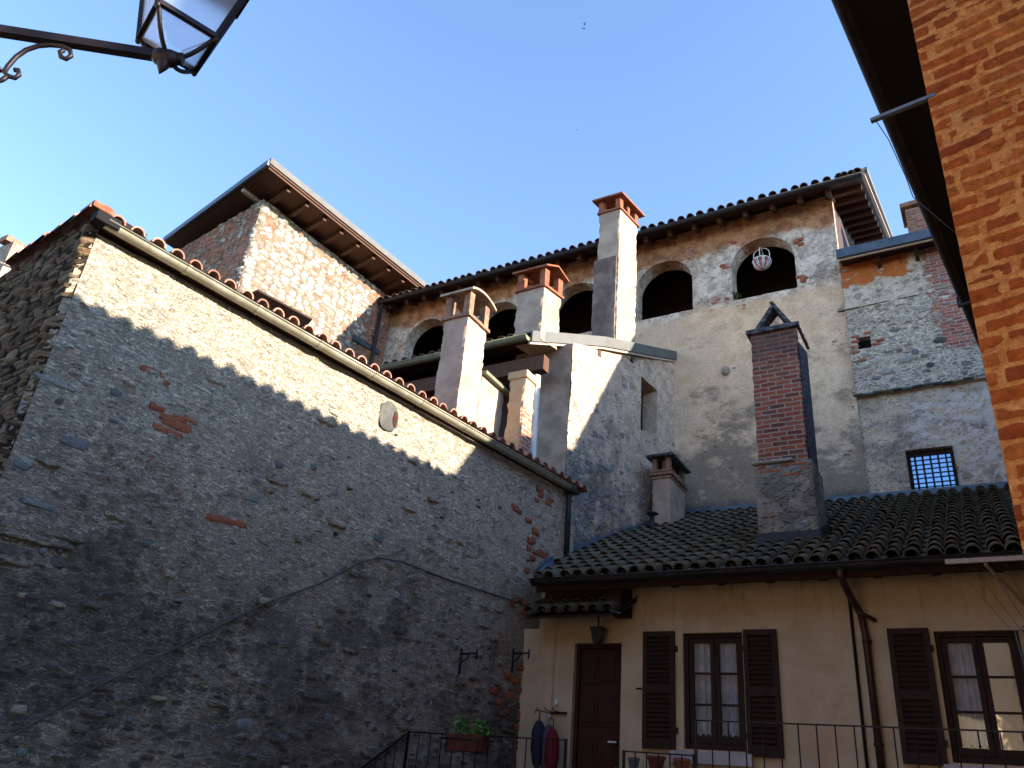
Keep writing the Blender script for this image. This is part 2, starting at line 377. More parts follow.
def m_mainwall():
    g = G('old_lime_render', .93, .15)
    x, y, z = g.xyz(); zz = g.ma('ADD', z, g.ma('MULTIPLY', g.ma('SUBTRACT', g.noise(g.pos, 1.1, 6, .6), .5), .9))
    fine = g.noise(g.pos, 30, 7, .7); mid = g.noise(g.pos, 4, 6, .6); lump = g.noise(g.pos, .9, 6, .6)
    beige = g.mix(g.sm(mid, .3, .7), (.53, .36, .225), (.70, .495, .325)); beige = g.mix(g.sm(lump, .45, .65), beige, (.58, .415, .285))
    p = g.ma('MULTIPLY', g.ma('MAXIMUM', pits(g, 7, .07), pits(g, 22, .08)), g.sm(g.noise(g.pos, 1.3, 4), .42, .58))
    white = g.mix(g.sm(mid, .35, .65), (.44, .335, .26), (.74, .615, .50)); white = g.mix(g.sm(g.noise(g.pos, 9, 7, .7), .5, .62), white, (.30, .235, .17))
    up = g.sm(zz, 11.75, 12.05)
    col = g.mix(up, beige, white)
    # orange wash under the eave
    org = g.sm(zz, 13.38, 13.62); col = g.mix(g.ma('MULTIPLY', org, .85), col, g.mix(g.sm(mid, .35, .6), (.24, .07, .02), (.42, .18, .065)))
    # damp black growth low on the wall
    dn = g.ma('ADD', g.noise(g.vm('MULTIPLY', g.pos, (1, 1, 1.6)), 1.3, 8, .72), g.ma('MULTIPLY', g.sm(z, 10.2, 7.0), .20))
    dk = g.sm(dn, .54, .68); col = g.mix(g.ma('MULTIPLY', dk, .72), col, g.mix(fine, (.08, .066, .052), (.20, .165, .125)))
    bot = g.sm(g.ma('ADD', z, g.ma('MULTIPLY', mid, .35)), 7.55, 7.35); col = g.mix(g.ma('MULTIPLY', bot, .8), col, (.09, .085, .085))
    col = g.mix(.55, col, g.ramp(fine, [(.3, (.5, .5, .5)), (.7, (1.3, 1.3, 1.3))]), 'MULTIPLY')
    col = g.mix(g.ma('MULTIPLY', p, .5), col, (.09, .07, .05))
    bc, bh = brick_layer(g, 1, 1, [(.36, .12, .06), (.30, .09, .05)], (.45, .38, .3), .24, .075, .012, .03)
    bm = g.ma('MULTIPLY', g.sm(g.noise(g.pos, 2.2, 5, .6), .64, .66), g.sm(z, 11.4, 11.9)); col = g.mix(bm, col, bc)
    h = g.ma('ADD', g.ma('MULTIPLY', fine, .6), g.ma('MULTIPLY', mid, .8)); h = g.ma('ADD', h, g.ma('MULTIPLY', g.ma('MULTIPLY', up, g.noise(g.pos, 9, 7, .7)), 1.6)); h = g.ma('SUBTRACT', h, p)
    return g.done(col, h, .9, .03)
def m_wing():
    g = G('wing_rubble_and_brick', .93, .15)
    x, y, z = g.xyz()
    c, h, r = stones(g, [(.17, .15, .14), (.40, .34, .27), (.50, .44, .36), (.24, .20, .16), (.56, .50, .42), (.13, .12, .12)], (.62, .50, .38), 9.5, 2.2, .13, (.40, .33, .26))
    fine = g.noise(g.pos, 30, 7, .7); mid = g.noise(g.pos, 5, 6, .65)
    cov = g.sm(g.ma('ADD', g.noise(g.pos, 2.2, 8, .75), g.ma('MULTIPLY', g.sm(z, 10.9, 11.3), .12)), .54, .60)
    pl = g.mix(g.sm(mid, .3, .7), (.46, .36, .26), (.70, .57, .44)); pl = g.mix(.8, pl, g.ramp(fine, [(.3, (.45, .45, .45)), (.7, (1.3, 1.3, 1.3))]), 'MULTIPLY')
    col = g.mix(g.ma('MULTIPLY', cov, .85), c, pl); hh = g.mf(cov, h, fine)
    bc, bh = brick_layer(g, 1, 0, [(.26, .07, .05), (.38, .13, .08), (.30, .10, .07), (.20, .07, .06)], (.44, .37, .31), .25, .074, .010, .06)
    wob = g.ma('MULTIPLY', g.ma('SUBTRACT', g.noise(g.pos, 2.4, 5, .6), .5), .9)
    bm = g.ma('MULTIPLY', g.sm(g.ma('ADD', x, wob), 3.22, 3.28), g.sm(g.ma('ADD', z, wob), 9.75, 9.85))
    keep = g.sm(g.noise(g.pos, 5.5, 7, .75), .38, .42)
    bm = g.ma('MULTIPLY', bm, keep)
    # orange band under the eave, left part
    ob = g.ma('MULTIPLY', g.sm(g.ma('ADD', z, g.ma('MULTIPLY', wob, .9)), 11.66, 11.72), g.sm(g.ma('ADD', x, wob), 3.1, 3.0))
    col = g.mix(bm, col, bc); hh = g.mf(bm, hh, bh)
    ob = g.ma('MULTIPLY', ob, g.sm(g.noise(g.pos, 6, 7, .75), .36, .42)); col = g.mix(ob, col, g.mix(mid, (.34, .085, .02), (.48, .155, .045)))
    # dirty lower render
    s_, k_, f_, m_ = stone_att(g, [(.14, .12, .11), (.40, .34, .28), (.26, .22, .18), (.54, .48, .40), (.18, .17, .17), (.34, .20, .13)], .85); col = g.mix(g.ma('MULTIPLY', k_, g.sm(z, 11.7, 11.5)), col, s_)
    low = g.sm(g.ma('ADD', z, g.ma('MULTIPLY', wob, .1)), 9.2, 9.12)
    lp = g.mix(g.sm(g.noise(g.vm('MULTIPLY', g.pos, (1, 1, 1.5)), 1.5, 8, .72), .42, .62), (.54, .42, .30), (.27, .22, .175))
    lp = g.mix(.9, lp, g.ramp(fine, [(.3, (.4, .4, .4)), (.7, (1.3, 1.3, 1.3))]), 'MULTIPLY')
    lp = g.mix(g.ma('MULTIPLY', g.sm(g.ma('ADD', x, wob), 2.3, 2.7), g.sm(g.noise(g.pos, 6, 6, .7), .45, .55)), lp, (.50, .42, .36))
    lp = g.mix(g.ma('MULTIPLY', pits(g, 14, .35), .7), lp, (.07, .065, .07))
    col = g.mix(low, col, lp); hh = g.mf(low, hh, g.noise(g.pos, 9, 7, .7))
    return g.done(col, hh, 1., .035)
def m_round():
    g = G('stair_wall_render', .93, .15)
    x, y, z = g.xyz()
    c, h, r = stones(g, [(.15, .17, .20), (.30, .28, .24), (.38, .35, .29), (.20, .20, .20), (.33, .27, .20)], (.36, .31, .24), 6.5, 1.5, .10)
    fine = g.noise(g.pos, 28, 8, .72); mid = g.noise(g.pos, 4, 7, .68)
    pl = g.mix(g.sm(mid, .3, .7), (.42, .29, .20), (.64, .475, .345)); pl = g.mix(.7, pl, g.ramp(fine, [(.3, (.5, .5, .5)), (.7, (1.3, 1.3, 1.3))]), 'MULTIPLY')
    st = g.ma('MULTIPLY', g.sm(g.ma('ADD', z, g.ma('MULTIPLY', mid, 1.4)), 8.2, 7.7), g.sm(g.noise(g.pos, 1.7, 5, .6), .42, .52))
    st = g.ma('MULTIPLY', st, g.sm(y, 2.6, 2.0))
    col = g.mix(st, pl, c)
    dk = g.sm(g.ma('ADD', g.noise(g.vm('MULTIPLY', g.pos, (1, 1, .8)), 1.1, 8, .7), g.ma('MULTIPLY', g.sm(z, 9, 6), .14)), .54, .68)
    col = g.mix(g.ma('MULTIPLY', dk, .7), col, g.mix(fine, (.09, .072, .06), (.22, .18, .14)))
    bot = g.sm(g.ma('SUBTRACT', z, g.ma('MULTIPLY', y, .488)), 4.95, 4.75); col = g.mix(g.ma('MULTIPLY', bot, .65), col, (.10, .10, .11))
    s_, k_, f_, m_ = stone_att(g, [(.20, .17, .14), (.42, .34, .25), (.28, .27, .27), (.50, .42, .33), (.18, .19, .22), (.36, .29, .22)], .85); col = g.mix(k_, col, s_)
    p = pits(g, 12, .3); col = g.mix(g.ma('MULTIPLY', p, .5), col, (.08, .065, .05))
    hh = g.ma('SUBTRACT', g.ma('ADD', g.ma('MULTIPLY', fine, .8), g.ma('MULTIPLY', g.ma('MULTIPLY', st, h), .9)), p)
    return g.done(g.ma('MULTIPLY', 1, 1) and col, g.ma('ADD', hh, mid), 1., .03)
def m_plaster(name, a, b, stain=(.2, .17, .13), amt=.35, bump=.4, sc=3.):
    g = G(name, .9, .2); mid = g.noise(g.pos, sc, 6, .6); fine = g.noise(g.pos, 40, 5, .6)
    c = g.mix(g.sm(mid, .35, .65), a, b)
    v = g.vm('MULTIPLY', g.pos, (1.6, 1.6, .35)); st = g.sm(g.noise(v, 2.2, 7, .7), .55, .72)
    c = g.mix(g.ma('MULTIPLY', st, amt), c, stain); c = g.mix(.25, c, g.ramp(fine, [(.3, (.7, .7, .7)), (.7, (1.2, 1.2, 1.2))]), 'MULTIPLY')
    return g.done(c, g.ma('ADD', fine, g.ma('MULTIPLY', mid, 2)), bump, .008)
def m_tile(name, cols, moss, mossamt=.5):
    g = G(name, .95, .08); r = g.rnd(); nz = g.noise(g.pos, 14, 6, .7); f = g.noise(g.pos, 60, 4, .6)
    c = g.ramp(r, [(i / max(1, len(cols) - 1), c) for i, c in enumerate(cols)])
    c = g.mix(g.ma('MULTIPLY', g.sm(nz, .45, .62), mossamt), c, moss)
    c = g.mix(.5, c, g.ramp(f, [(.3, (.6, .6, .6)), (.7, (1.3, 1.3, 1.3))]), 'MULTIPLY')
    return g.done(c, g.ma('ADD', f, nz), .5, .01)
def m_wood(name, a, b, ax=(8, 8, 1.), rough=.75):
    g = G(name, rough, .3); v = g.vm('MULTIPLY', g.pos, ax); n1 = g.noise(v, 6, 6, .65, 1.); c = g.mix(g.sm(n1, .3, .7), a, b)
    return g.done(c, n1, .4, .006)
def m_metal(name, a, b, rough=.5, metal=.6, sc=5, spec=.4):
    g = G(name, rough, spec); n1 = g.noise(g.pos, sc, 6, .65); c = g.mix(g.sm(n1, .35, .65), a, b)
    return g.done(c, n1, .15, .005, g.ma('ADD', g.ma('MULTIPLY', n1, .3), rough - .15), metal)
def m_plain(name, c, rough=.7, metal=0.):
    g = G(name, rough, .3); n1 = g.noise(g.pos, 12, 4); cc = g.mix(n1, tuple(x * .75 for x in c), tuple(min(1, x * 1.2) for x in c))
    return g.done(cc, n1, .1, .004, None, metal)

def m_cream():
    g = G('cream_house_render', .9, .15); x, y, z = g.xyz(); mid = g.noise(g.pos, 1.3, 7, .65); fine = g.noise(g.pos, 45, 6, .7)
    c = g.mix(g.sm(mid, .35, .65), (.44, .33, .215), (.54, .42, .285))
    pat = g.sm(g.noise(g.vm('ADD', g.pos, (5, 0, 2)), .9, 8, .7), .56, .585); c = g.mix(g.ma('MULTIPLY', pat, .30), c, (.50, .41, .31))
    st = g.noise(g.vm('MULTIPLY', g.pos, (5.5, 5.5, .35)), 2.2, 6, .7)
    top = g.ma('MULTIPLY', g.sm(st, .50, .70), g.sm(z, 3.5, 4.3)); c = g.mix(g.ma('MULTIPLY', top, .6), c, (.24, .13, .06))
    low = g.ma('MULTIPLY', g.sm(st, .54, .68), g.sm(z, 2.6, 2.0)); c = g.mix(g.ma('MULTIPLY', low, .55), c, (.20, .16, .12))
    al = g.sm(st, .60, .74); c = g.mix(g.ma('MULTIPLY', al, .30), c, (.26, .19, .12))
    cr = g.noise(g.warp(g.pos, 1.5, .3), 1.7, 6, .6); crk = g.ma('MULTIPLY', g.sm(g.ma('ABSOLUTE', g.ma('SUBTRACT', cr, .5)), .0028, .0), g.sm(g.noise(g.pos, .9, 3), .5, .6)); c = g.mix(g.ma('MULTIPLY', crk, .5), c, (.15, .11, .08))
    c = g.mix(.3, c, g.ramp(fine, [(.3, (.7, .7, .7)), (.7, (1.2, 1.2, 1.2))]), 'MULTIPLY')
    return g.done(c, g.ma('ADD', fine, g.ma('MULTIPLY', mid, 2)), .4, .008)
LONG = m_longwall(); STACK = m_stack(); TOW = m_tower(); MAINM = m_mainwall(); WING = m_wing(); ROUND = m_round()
def m_stonebits():
    g = G('wall_stones', .85, .25); r = g.rnd(); nz = g.noise(g.pos, 30, 6, .7)
    c = g.ramp(r, [(0, (.30, .085, .045)), (.2, (.36, .13, .06)), (.22, (.12, .125, .13)), (.4, (.19, .195, .20)), (.42, (.26, .25, .24)), (.55, (.34, .32, .28)), (.57, (.07, .065, .07)), (.72, (.14, .12, .10)), (.74, (.30, .26, .20)), (1, (.32, .28, .22))])
    c = g.mix(.7, c, g.ramp(nz, [(.25, (.45, .45, .45)), (.75, (1.35, 1.35, 1.3))]), 'MULTIPLY')
    return g.done(c, nz, 1., .03)
BITS = m_stonebits()
STAIN = None
HOLE = m_plain('hole_black', (.006, .005, .004), 1)
CHIM = m_plaster('chimney_plaster', (.29, .205, .15), (.40, .30, .22), (.14, .09, .065), .5)
CHIMG = m_plaster('chimney_plaster_grey', (.20, .145, .11), (.32, .24, .18), (.08, .055, .045), .6)
TERRA = m_plaster('terracotta', (.19, .060, .030), (.29, .105, .055), (.07, .035, .025), .6, .5, 9)
SOOT = m_plaster('sooty_terracotta', (.16, .09, .06), (.30, .16, .10), (.05, .04, .03), .6, .5, 9)
BEIGE = m_cream()
TILE_OLD = m_tile('old_roof_tile', [(.095, .08, .055), (.135, .115, .08), (.07, .06, .045), (.17, .135, .09), (.115, .09, .06), (.15, .095, .06)], (.065, .07, .035), .6)
TILE_RED = m_tile('terracotta_roof_tile', [(.30, .13, .09), (.40, .21, .15), (.22, .10, .07), (.36, .22, .17)], (.17, .12, .09), .55)
TILE_DK = m_tile('weathered_roof_tile', [(.14, .08, .06), (.20, .11, .08), (.09, .07, .055)], (.07, .07, .05), .55)
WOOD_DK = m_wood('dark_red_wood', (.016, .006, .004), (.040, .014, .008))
WOOD_BR = m_wood('brown_roof_wood', (.045, .018, .009), (.10, .042, .02))
WOOD_OR = m_wood('orange_board', (.24, .08, .03), (.36, .14, .05))
WOOD_PALE = m_wood('pale_weathered_wood', (.34, .25, .20), (.46, .36, .29))
GUT_OL = m_metal('olive_gutter_metal', (.26, .24, .17), (.36, .33, .25), .42, .35)
GUT_DK = m_metal('dark_gutter_metal', (.010, .009, .010), (.026, .022, .024), .6, .15)
GUT_GR = m_metal('mossy_gutter_metal', (.10, .11, .07), (.16, .16, .10), .6, .2)
PIPE_BR = m_metal('brown_downpipe', (.035, .014, .010), (.06, .026, .018), .5, .2)
SHEET = m_metal('grey_sheet_metal', (.075, .071, .066), (.11, .105, .095), .7, .1)
SHEET_DK = m_metal('slate_sheet_metal', (.045, .055, .075), (.08, .095, .12), .5, .4)
FLASH = m_metal('blue_lead_flashing', (.055, .085, .115), (.10, .145, .18), .6, .2)
IRON = m_metal('black_wrought_iron', (.008, .006, .008), (.02, .014, .018), .5, .5)
WHITE = m_plain('white_paint', (.75, .74, .72), .6)

# ------------------------------------------------------------------ tiles
def tiles(mb, o, e, s, W, L, col=.21, row=.36, r=.085, thick=.014, jit=.012, lo=None, skip=None, pans=True, nseg=7):
    """barrel tiles: o eave corner, e unit vector along eave, s unit vector up the slope"""
    o = np.array(o, float); e = np.array(e, float); e /= np.linalg.norm(e); s = np.array(s, float); s /= np.linalg.norm(s); n = np.cross(e, s); n = n if n[2] > 0 else -n
    nc = int(W / col); nr = max(1, int(round(L / row)))
    for i in range(nc + 1):
        jx = random.uniform(-jit, jit)
        for k in range(nr):
            a = o + e * (i * col + jx + random.uniform(-jit, jit) * .5) + s * (k * row + random.uniform(-jit, jit))
            if skip and skip(a): continue
            mb.rnd = random.random(); ln = row * 1.28; sk = random.uniform(-.012, .012)
            V = []
            for (tt, rr, up) in ((0, r, .045), (ln, r * .80, .012)):
                for q in (rr, rr - thick):
                    for j in range(nseg + 1):
                        t = math.pi * j / nseg
                        V.append(a + s * tt + e * (math.cos(t) * q + sk * tt) + n * (up + math.sin(t) * q))
            m = nseg + 1
            F = [(j, j + 1, 2 * m + j + 1, 2 * m + j) for j in range(nseg)] + [(m + j + 1, m + j, 3 * m + j, 3 * m + j + 1) for j in range(nseg)]
            mb.add(V, F, True)
            mb.add(V, [(j + 1, j, m + j, m + j + 1) for j in range(nseg)], False)
        if pans:
            for k in range(nr):
                a = o + e * ((i + .5) * col) + s * (k * row)
                if skip and skip(a): continue
                mb.rnd = random.random(); V = []
                for tt, up in ((-.01, .075), (row * 1.2, .05)):
                    for j in range(6):
                        t = math.pi * j / 5; V.append(a + s * tt + e * math.cos(t) * r * .95 + n * (up - math.sin(t) * r * .6))
                mb.add(V, [(j, j + 1, 7 + j, 6 + j) for j in range(5)], True)
def gutter(mb, a, b, r=.07, n=8, t=.012):
    a = np.array(a, float); b = np.array(b, float); d = b - a; L = np.linalg.norm(d); d /= L; rt = np.cross(d, (0, 0, 1.)); rt /= np.linalg.norm(rt)
    up = np.cross(rt, d); V = []
    for p in (a, b):
        for q in (r, r - t):
            for j in range(n + 1):
                th = math.pi * j / n; V.append(p + rt * math.cos(th) * q - up * math.sin(th) * q)
    m = n + 1
    F = [(j, j + 1, 2 * m + j + 1, 2 * m + j) for j in range(n)] + [(m + j + 1, m + j, 3 * m + j, 3 * m + j + 1) for j in range(n)]
    F += [(0, m, 3 * m, 2 * m), (n, n + 2 * m, n + 3 * m, n + m)]
    mb.add(V, F, True)
    mb.add(V[:m], [tuple(range(m))], False); mb.add(V[2 * m:3 * m], [tuple(range(m))[::-1]], False)
    for p in (a, b): mb.tube([p + rt * r, p + rt * r + d * .001], .001, 3)
    mb.tube([a + rt * r, b + rt * r], .011, 6); 
def collar(mb, c, d, r=.078, w=.03):
    d = np.array(d, float); d /= np.linalg.norm(d); gutter(mb, np.array(c) - d * w, np.array(c) + d * w, r, 8, .02)
#--PART2--
# ================================================================== SETTING
mb = MB(); mb.add([(-400, -400, 0), (400, -400, 0), (400, 400, 0), (-400, 400, 0)], [(0, 1, 2, 3)])
g = G('ground_cobbles', .95, .1); cc, hh, _ = stones(g, [(.08, .075, .07), (.12, .11, .1), (.10, .095, .085)], (.06, .055, .05), 8, 1, .08)
struct(mb.build('ground', g.done(cc, hh, .8, .02)))
mb = MB(); mb.box(-2.75, 4.6, -2.25, -.002, .01, 1.35)
struct(mb.build('terrace', CHIMG))

def body(mb, p, d, u0, u1, z0, z1, th, sgn=1, inset=.06):
    d = np.array(d, float); d /= np.linalg.norm(d); n = np.array([d[1], -d[0]]) * sgn; p = np.array(p, float)
    P = [p + d * u0 - n * inset, p + d * u1 - n * inset, p + d * u1 - n * th, p + d * u0 - n * th]
    mb.hexa([(*q, z0) for q in P] + [(*q, z1) for q in P])
def wall_holes(mb, p, d, u0, u1, z0, z1, rects, **k):
    us = sorted({u0, u1, *[r[0] for r in rects], *[r[1] for r in rects]})
    for a, b in zip(us[:-1], us[1:]):
        zs = sorted({z0, z1, *[z for r in rects if r[0] <= a and r[1] >= b for z in r[2:4]]})
        for c, e in zip(zs[:-1], zs[1:]):
            if any(r[0] <= a and r[1] >= b and r[2] <= c and r[3] >= e for r in rects): continue
            wall_grid(mb, p, d, a, b, c, e, pin=False, **k)
def reveal(mb, x0, x1, z0, z1, y0, y1, m=0):
    P = [(x0, z0), (x1, z0), (x1, z1), (x0, z1)]
    for i in range(4):
        a, b = P[i], P[(i + 1) % 4]
        mb.add([(a[0], y0, a[1]), (b[0], y0, b[1]), (b[0], y1, b[1]), (a[0], y1, a[1])], [(0, 1, 2, 3)], False, m)

HOLEK = m_plain('tarred_metal', (.006, .006, .007), .9)
# ================================================================== NEAR RUBBLE HOUSE (left)
PL = np.array([-2.48, 0.]); DL = vp(1260); NL = np.array([DL[1], -DL[0]])
DS = vp(-577); A = PL + DL * -7.28
def Lp(u, off=0., z=0.): q = PL + DL * u + NL * off; return V3(q[0], q[1], z)
LH = thing('stone_house', (-3, -3.5, 0), 'rough rubble house whose long grey wall with red tiled eave fills the left half', 'house')
mb = MB()
wall_grid(mb, PL, DL, -7.28, 1.05, 1.2, 6.24, step=.024, amp=.026, seed=1, ring=.06, cell=(.13, .055, .017, lambda U, Z: np.clip(.30 - .16 * (Z - 3.0) + 1.3 * fbm(U * .8, Z * .8, 4, 71), .05, .8)))
wall_grid(mb, PL, DL, -7.28, 1.05, 0, 1.2, step=.08, amp=.02, seed=1, ring=.06)
body(mb, PL, DL, -7.26, 1.03, 0, 6.23, .55)
ax = (V3(DL[0], DL[1], 0), V3(0, 0, 1), V3(NL[0], NL[1], 0))
def LW(px, py): return onV(px, py, PL, DL)
def bit(px, py, w, h, r, e=.5, d=.03, rot=0.):
    if r < .2: e = .38; d = d * 1.05
    else: w *= .85; h *= .85; d *= .75
    c = LW(px, py); a0 = ax[0] * math.cos(rot) + ax[1] * math.sin(rot); a1 = ax[1] * math.cos(rot) - ax[0] * math.sin(rot)
    mb.blob(c - ax[2] * .012, (a0, a1, ax[2]), (w, h, d), e * .8, 16, 6, .17, 1, r)
BR = [(157, 408), (153, 372), (160, 381), (150, 371, .09), (168, 418), (179, 419), (190, 420), (159, 428), (173, 434), (129, 455), (149, 460), (142, 456, .09), (169, 453), (185, 459), (167, 475), (175, 488), (141, 483), (130, 472, .06), (157, 377), (181, 426), (140, 462), (172, 424, .1), (183, 429, .07), (155, 470, .06), (238, 523, .1), (225, 520, .07), (212, 518, .07)]
for q in BR:
    bit(q[0], q[1], (q[2] if len(q) > 2 else random.uniform(.06, .10)) * 1.1, .034, random.uniform(0, .19), .55, .024)
for px, py in ((540, 490), (537, 500), (538, 487), (548, 503), (551, 500), (514, 506), (519, 511), (529, 520), (536, 531), (538, 534), (531, 541), (534, 540), (529, 548), (535, 552), (540, 553), (545, 556), (533, 558), (527, 570), (520, 600), (527, 604), (512, 604), (524, 612), (541, 495), (516, 508)):
    bit(px, py, random.uniform(.04, .08), random.uniform(.03, .05), random.uniform(0, .19), .7, .02)
for px, py in ((530, 660), (522, 668), (515, 680), (508, 676), (519, 690), (526, 700), (510, 695), (500, 702), (522, 715), (495, 690), (505, 712), (518, 728)):
    bit(px, py, random.uniform(.06, .11), random.uniform(.035, .05), random.uniform(0, .19), .6, .02)
for px, py, ww, hh_ in ((76, 443, .17, .06), (116, 393, .075, .045), (138, 432, .055, .04), (114, 421, .06, .03), (160, 442, .08, .02), (280, 465, .07, .05), (314, 467, .045, .05), (349, 457, .02, .02), (379, 538, .08, .06), (430, 538, .06, .035), (397, 546, .03, .03), (22, 465, .08, .05), (100, 742, .09, .045), (284, 740, .08, .07), (310, 750, .075, .08), (328, 717, .07, .05), (245, 724, .13, .06), (257, 757, .10, .05), (419, 611, .07, .03), (367, 660, .07, .03), (252, 500, .1, .03), (232, 495, .08, .035), (365, 712, .05, .08), (40, 505, .2, .03)):
    bit(px, py, ww, hh_, random.uniform(.22, .40), .75, .03)
for px, py, ww, hh_ in ((57, 383, .22, .035), (88, 466, .10, .035), (184, 590, .045, .03), (397, 595, .06, .055), (74, 334, .05, .025), (80, 347, .05, .025), (26, 462, .07, .045)):
    bit(px, py, ww, hh_, random.uniform(.42, .55), .7, .025)
for px, py, ww, hh_ in ((58, 476, .09, .06), (351, 490, .075, .022), (397, 594, .01, .01), (30, 555, .5, .05), (100, 680, .2, .035), (60, 693, .2, .03), (150, 330, .03, .05), (218, 660, .13, .03), (155, 395, .08, .02), (250, 505, .15, .02), (398, 553, .03, .03), (396, 417, .0, .0), (406, 690, .06, .03), (240, 545, .14, .03), (10, 745, .15, .06), (145, 758, .1, .07), (60, 400, .05, .05), (205, 500, .12, .02), (350, 642, .05, .02)):
    if ww: bit(px, py, ww, hh_, random.uniform(.57, .66), .8, .012)
for q in ((10, 523, .20, .06), (36, 528, .18, .075), (60, 533, .16, .06), (72, 537, .10, .045), (25, 537, .24, .035), (46, 541, .22, .035)): c = LW(q[0], q[1]); mb.blob(c, ax, (q[2], q[3], .05), .5, 22, 8, .16, 0)
# scatter
for k in range(170):
    u = random.uniform(-7.1, .8); z = random.uniform(1.6, 6.1); low = z < 3.6
    if not low and random.random() < .35: continue
    sc_ = random.uniform(.5, 1.) * (1.25 if low else .8)
    c = Lp(u, 0, z); rr = random.choice([.25, .3, .36, .6, .65, .7, .74, .76, .8, .84, .62, .70]) 
    if random.random() < .45: mb.blob(Lp(random.uniform(-7.1, .8), 0, random.uniform(1.6, 5.6)), ax, (random.uniform(.05, .13), random.uniform(.02, .04), .03), .6, 14, 6, .25, 0); continue
    if z > 3.2 and random.random() < .6: continue
    mb.blob(c, ax, (.05 * sc_ * random.uniform(.6, 1.5), .026 * sc_ * random.uniform(.7, 1.5), random.uniform(.020, .034)), .62, 14, 6, .2, 1, rr)
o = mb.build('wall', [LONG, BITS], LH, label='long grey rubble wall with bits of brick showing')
# round patched hole; recess shade put into the dark disc colours
mb = MB(); c = onV(388, 417, PL, DL) 
mb.blob(c + ax[2] * .012, ax, (.17, .20, .018), .9, 20, 8, .06); mb.cur = 1; c2 = c + ax[0] * .10; mb.blob(c2 + ax[2] * .012, ax, (.06, .13, .03), 1, 12, 6, .1)
o = mb.build('patched_hole', [m_plaster('shaded_patch_mortar', (.07, .068, .064), (.12, .115, .105)), m_plain('rusty_hole', (.04, .018, .01), 1)], LH)
mb = MB(); wall_grid(mb, A, DS, .0, 6.5, 0, 6.42, step=.034, amp=.03, sgn=-1, seed=4, ring=.06, cell=(.30, .055, .034, .97)); body(mb, A, DS, .02, 6.45, 0, 6.48, .5, -1)
mb.build('wall', STACK, LH, label='brown side wall of flat split stones')
# roof: low pitch
rs = V3(-NL[0], -NL[1], .09); rs /= np.linalg.norm(rs)
o0 = Lp(-7.34, .13, 6.29)
rf = MB(); P = [Lp(-7.24, .05, 6.235), Lp(1.05, .05, 6.235)]
far = [p + V3(-NL[0], -NL[1], .09) * 6.6 for p in P]
rf.slab([P[0], P[1], far[1], far[0]], (0, 0, .07))
ROOF_L = rf.build('roof', WOOD_BR, LH)
tl = MB(); tiles(tl, o0, V3(DL[0], DL[1], 0), rs, 8.4, 2.2, col=.215, r=.078, thick=.018)
for k in range(17):
    if k: pass
tl.build('roof_tiles', TILE_RED, ROOF_L)
vt = MB()
for k in range(17):
    a = V3(A[0], A[1], 6.395) + V3(DS[0], DS[1], 0.02) * (k * .38 - .06) + V3(.02, .04, 0)
    b = a + V3(DS[0], DS[1], 0) * .46; vt.rnd = random.random(); vt.tube([a, b + V3(0, 0, .035)], [.085, .07], 10)
vt.build('verge_tiles', TILE_DK, ROOF_L)
vt = MB(); c = onV(98, 214, A, (1, 0)); vt.obox(V3(A[0] + .0, A[1] - .02, 6.385), (V3(DS[0], DS[1], 0), V3(-DS[1], DS[0], 0), (0, 0, 1)), (.15, .10, .035)); vt.build('corner_tile', TERRA, ROOF_L, .01)
ga = onV(106, 222, PL + NL * .14, DL); gb = onV(572, 488, PL + NL * .14, DL)
gt = MB(); gutter(gt, ga, gb, .068)
nG = 9
for k in range(1, nG): gt_c = ga + (gb - ga) * k / nG; collar(gt, gt_c, gb - ga, .075, .022)
GL = gt.build('gutter', GUT_OL, LH)
gt = MB(); dG = (gb - ga) / np.linalg.norm(gb - ga); gt.obox(ga + V3(0, 0, .0), (dG, V3(NL[0], NL[1], 0), (0, 0, 1)), (.12, .07, .055)); gt.build('gutter_end_box', HOLEK, GL, .01)
# downpipe at the far end
dp = MB(); t1 = gb - V3(0, 0, .05); bot = V3(t1[0] - .02, t1[1], 5.06); dp.tube([t1 + V3(0, -.02, 0), t1 + V3(-.03, -.03, -.12), V3(t1[0] - .03, t1[1] - .03, 5.9), V3(bot[0], bot[1] - .03, 5.02)], .045, 10)
dp.build('downpipe', GUT_DK, LH)
gt = MB(); gt.box(gb[0] - .09, gb[0] + .07, gb[1] - .1, gb[1] + .07, gb[2] - .10, gb[2] + .01); gt.build('rain_hopper', GUT_DK, LH, .01)

# cable on the wall
mb = MB(); pts = []
for q in ((-40, 764), (0, 742), (50, 712), (100, 684), (160, 655), (200, 635), (260, 605), (320, 583), (360, 562), (377, 558), (400, 562), (450, 581), (500, 597), (531, 609)):
    pts.append(LW(*q) + ax[2] * .03)
mb.tube(pts, .0095, 6); tag(mb.build('cable', m_plain('grey_cable', (.06, .052, .048), .8)), 'black cable running slanting up and over across the grey rubble wall', 'cable')
# wall brackets
for px, lab in ((462, 'small black iron hook bracket on the rubble wall right above the planter box'), (514, 'small black iron hook bracket on the rubble wall close to the cream pilaster')):
    mb = MB(); c = onV(px - 2, 650, PL, DL) + ax[2] * .03; e = 1 if px < 500 else 1
    mb.tube([c + V3(0, 0, .02), c - V3(0, 0, .30)], .014, 6); mb.tube([c - V3(0, 0, .05), c - V3(0, 0, .05) + ax[2] * .28], .012, 6)
    mb.tube([c - V3(0, 0, .16), c - V3(0, 0, .12) + ax[2] * .09, c - V3(0, 0, .05) + ax[2] * .14], .009, 6)
    mb.tube([c + ax[2] * .27 + V3(0, 0, .0), c + ax[2] * .27 - V3(0, 0, .13)], .012, 6)
    tag(mb.build('wall_bracket', IRON), lab, 'bracket', 'iron hook brackets on the rubble wall')

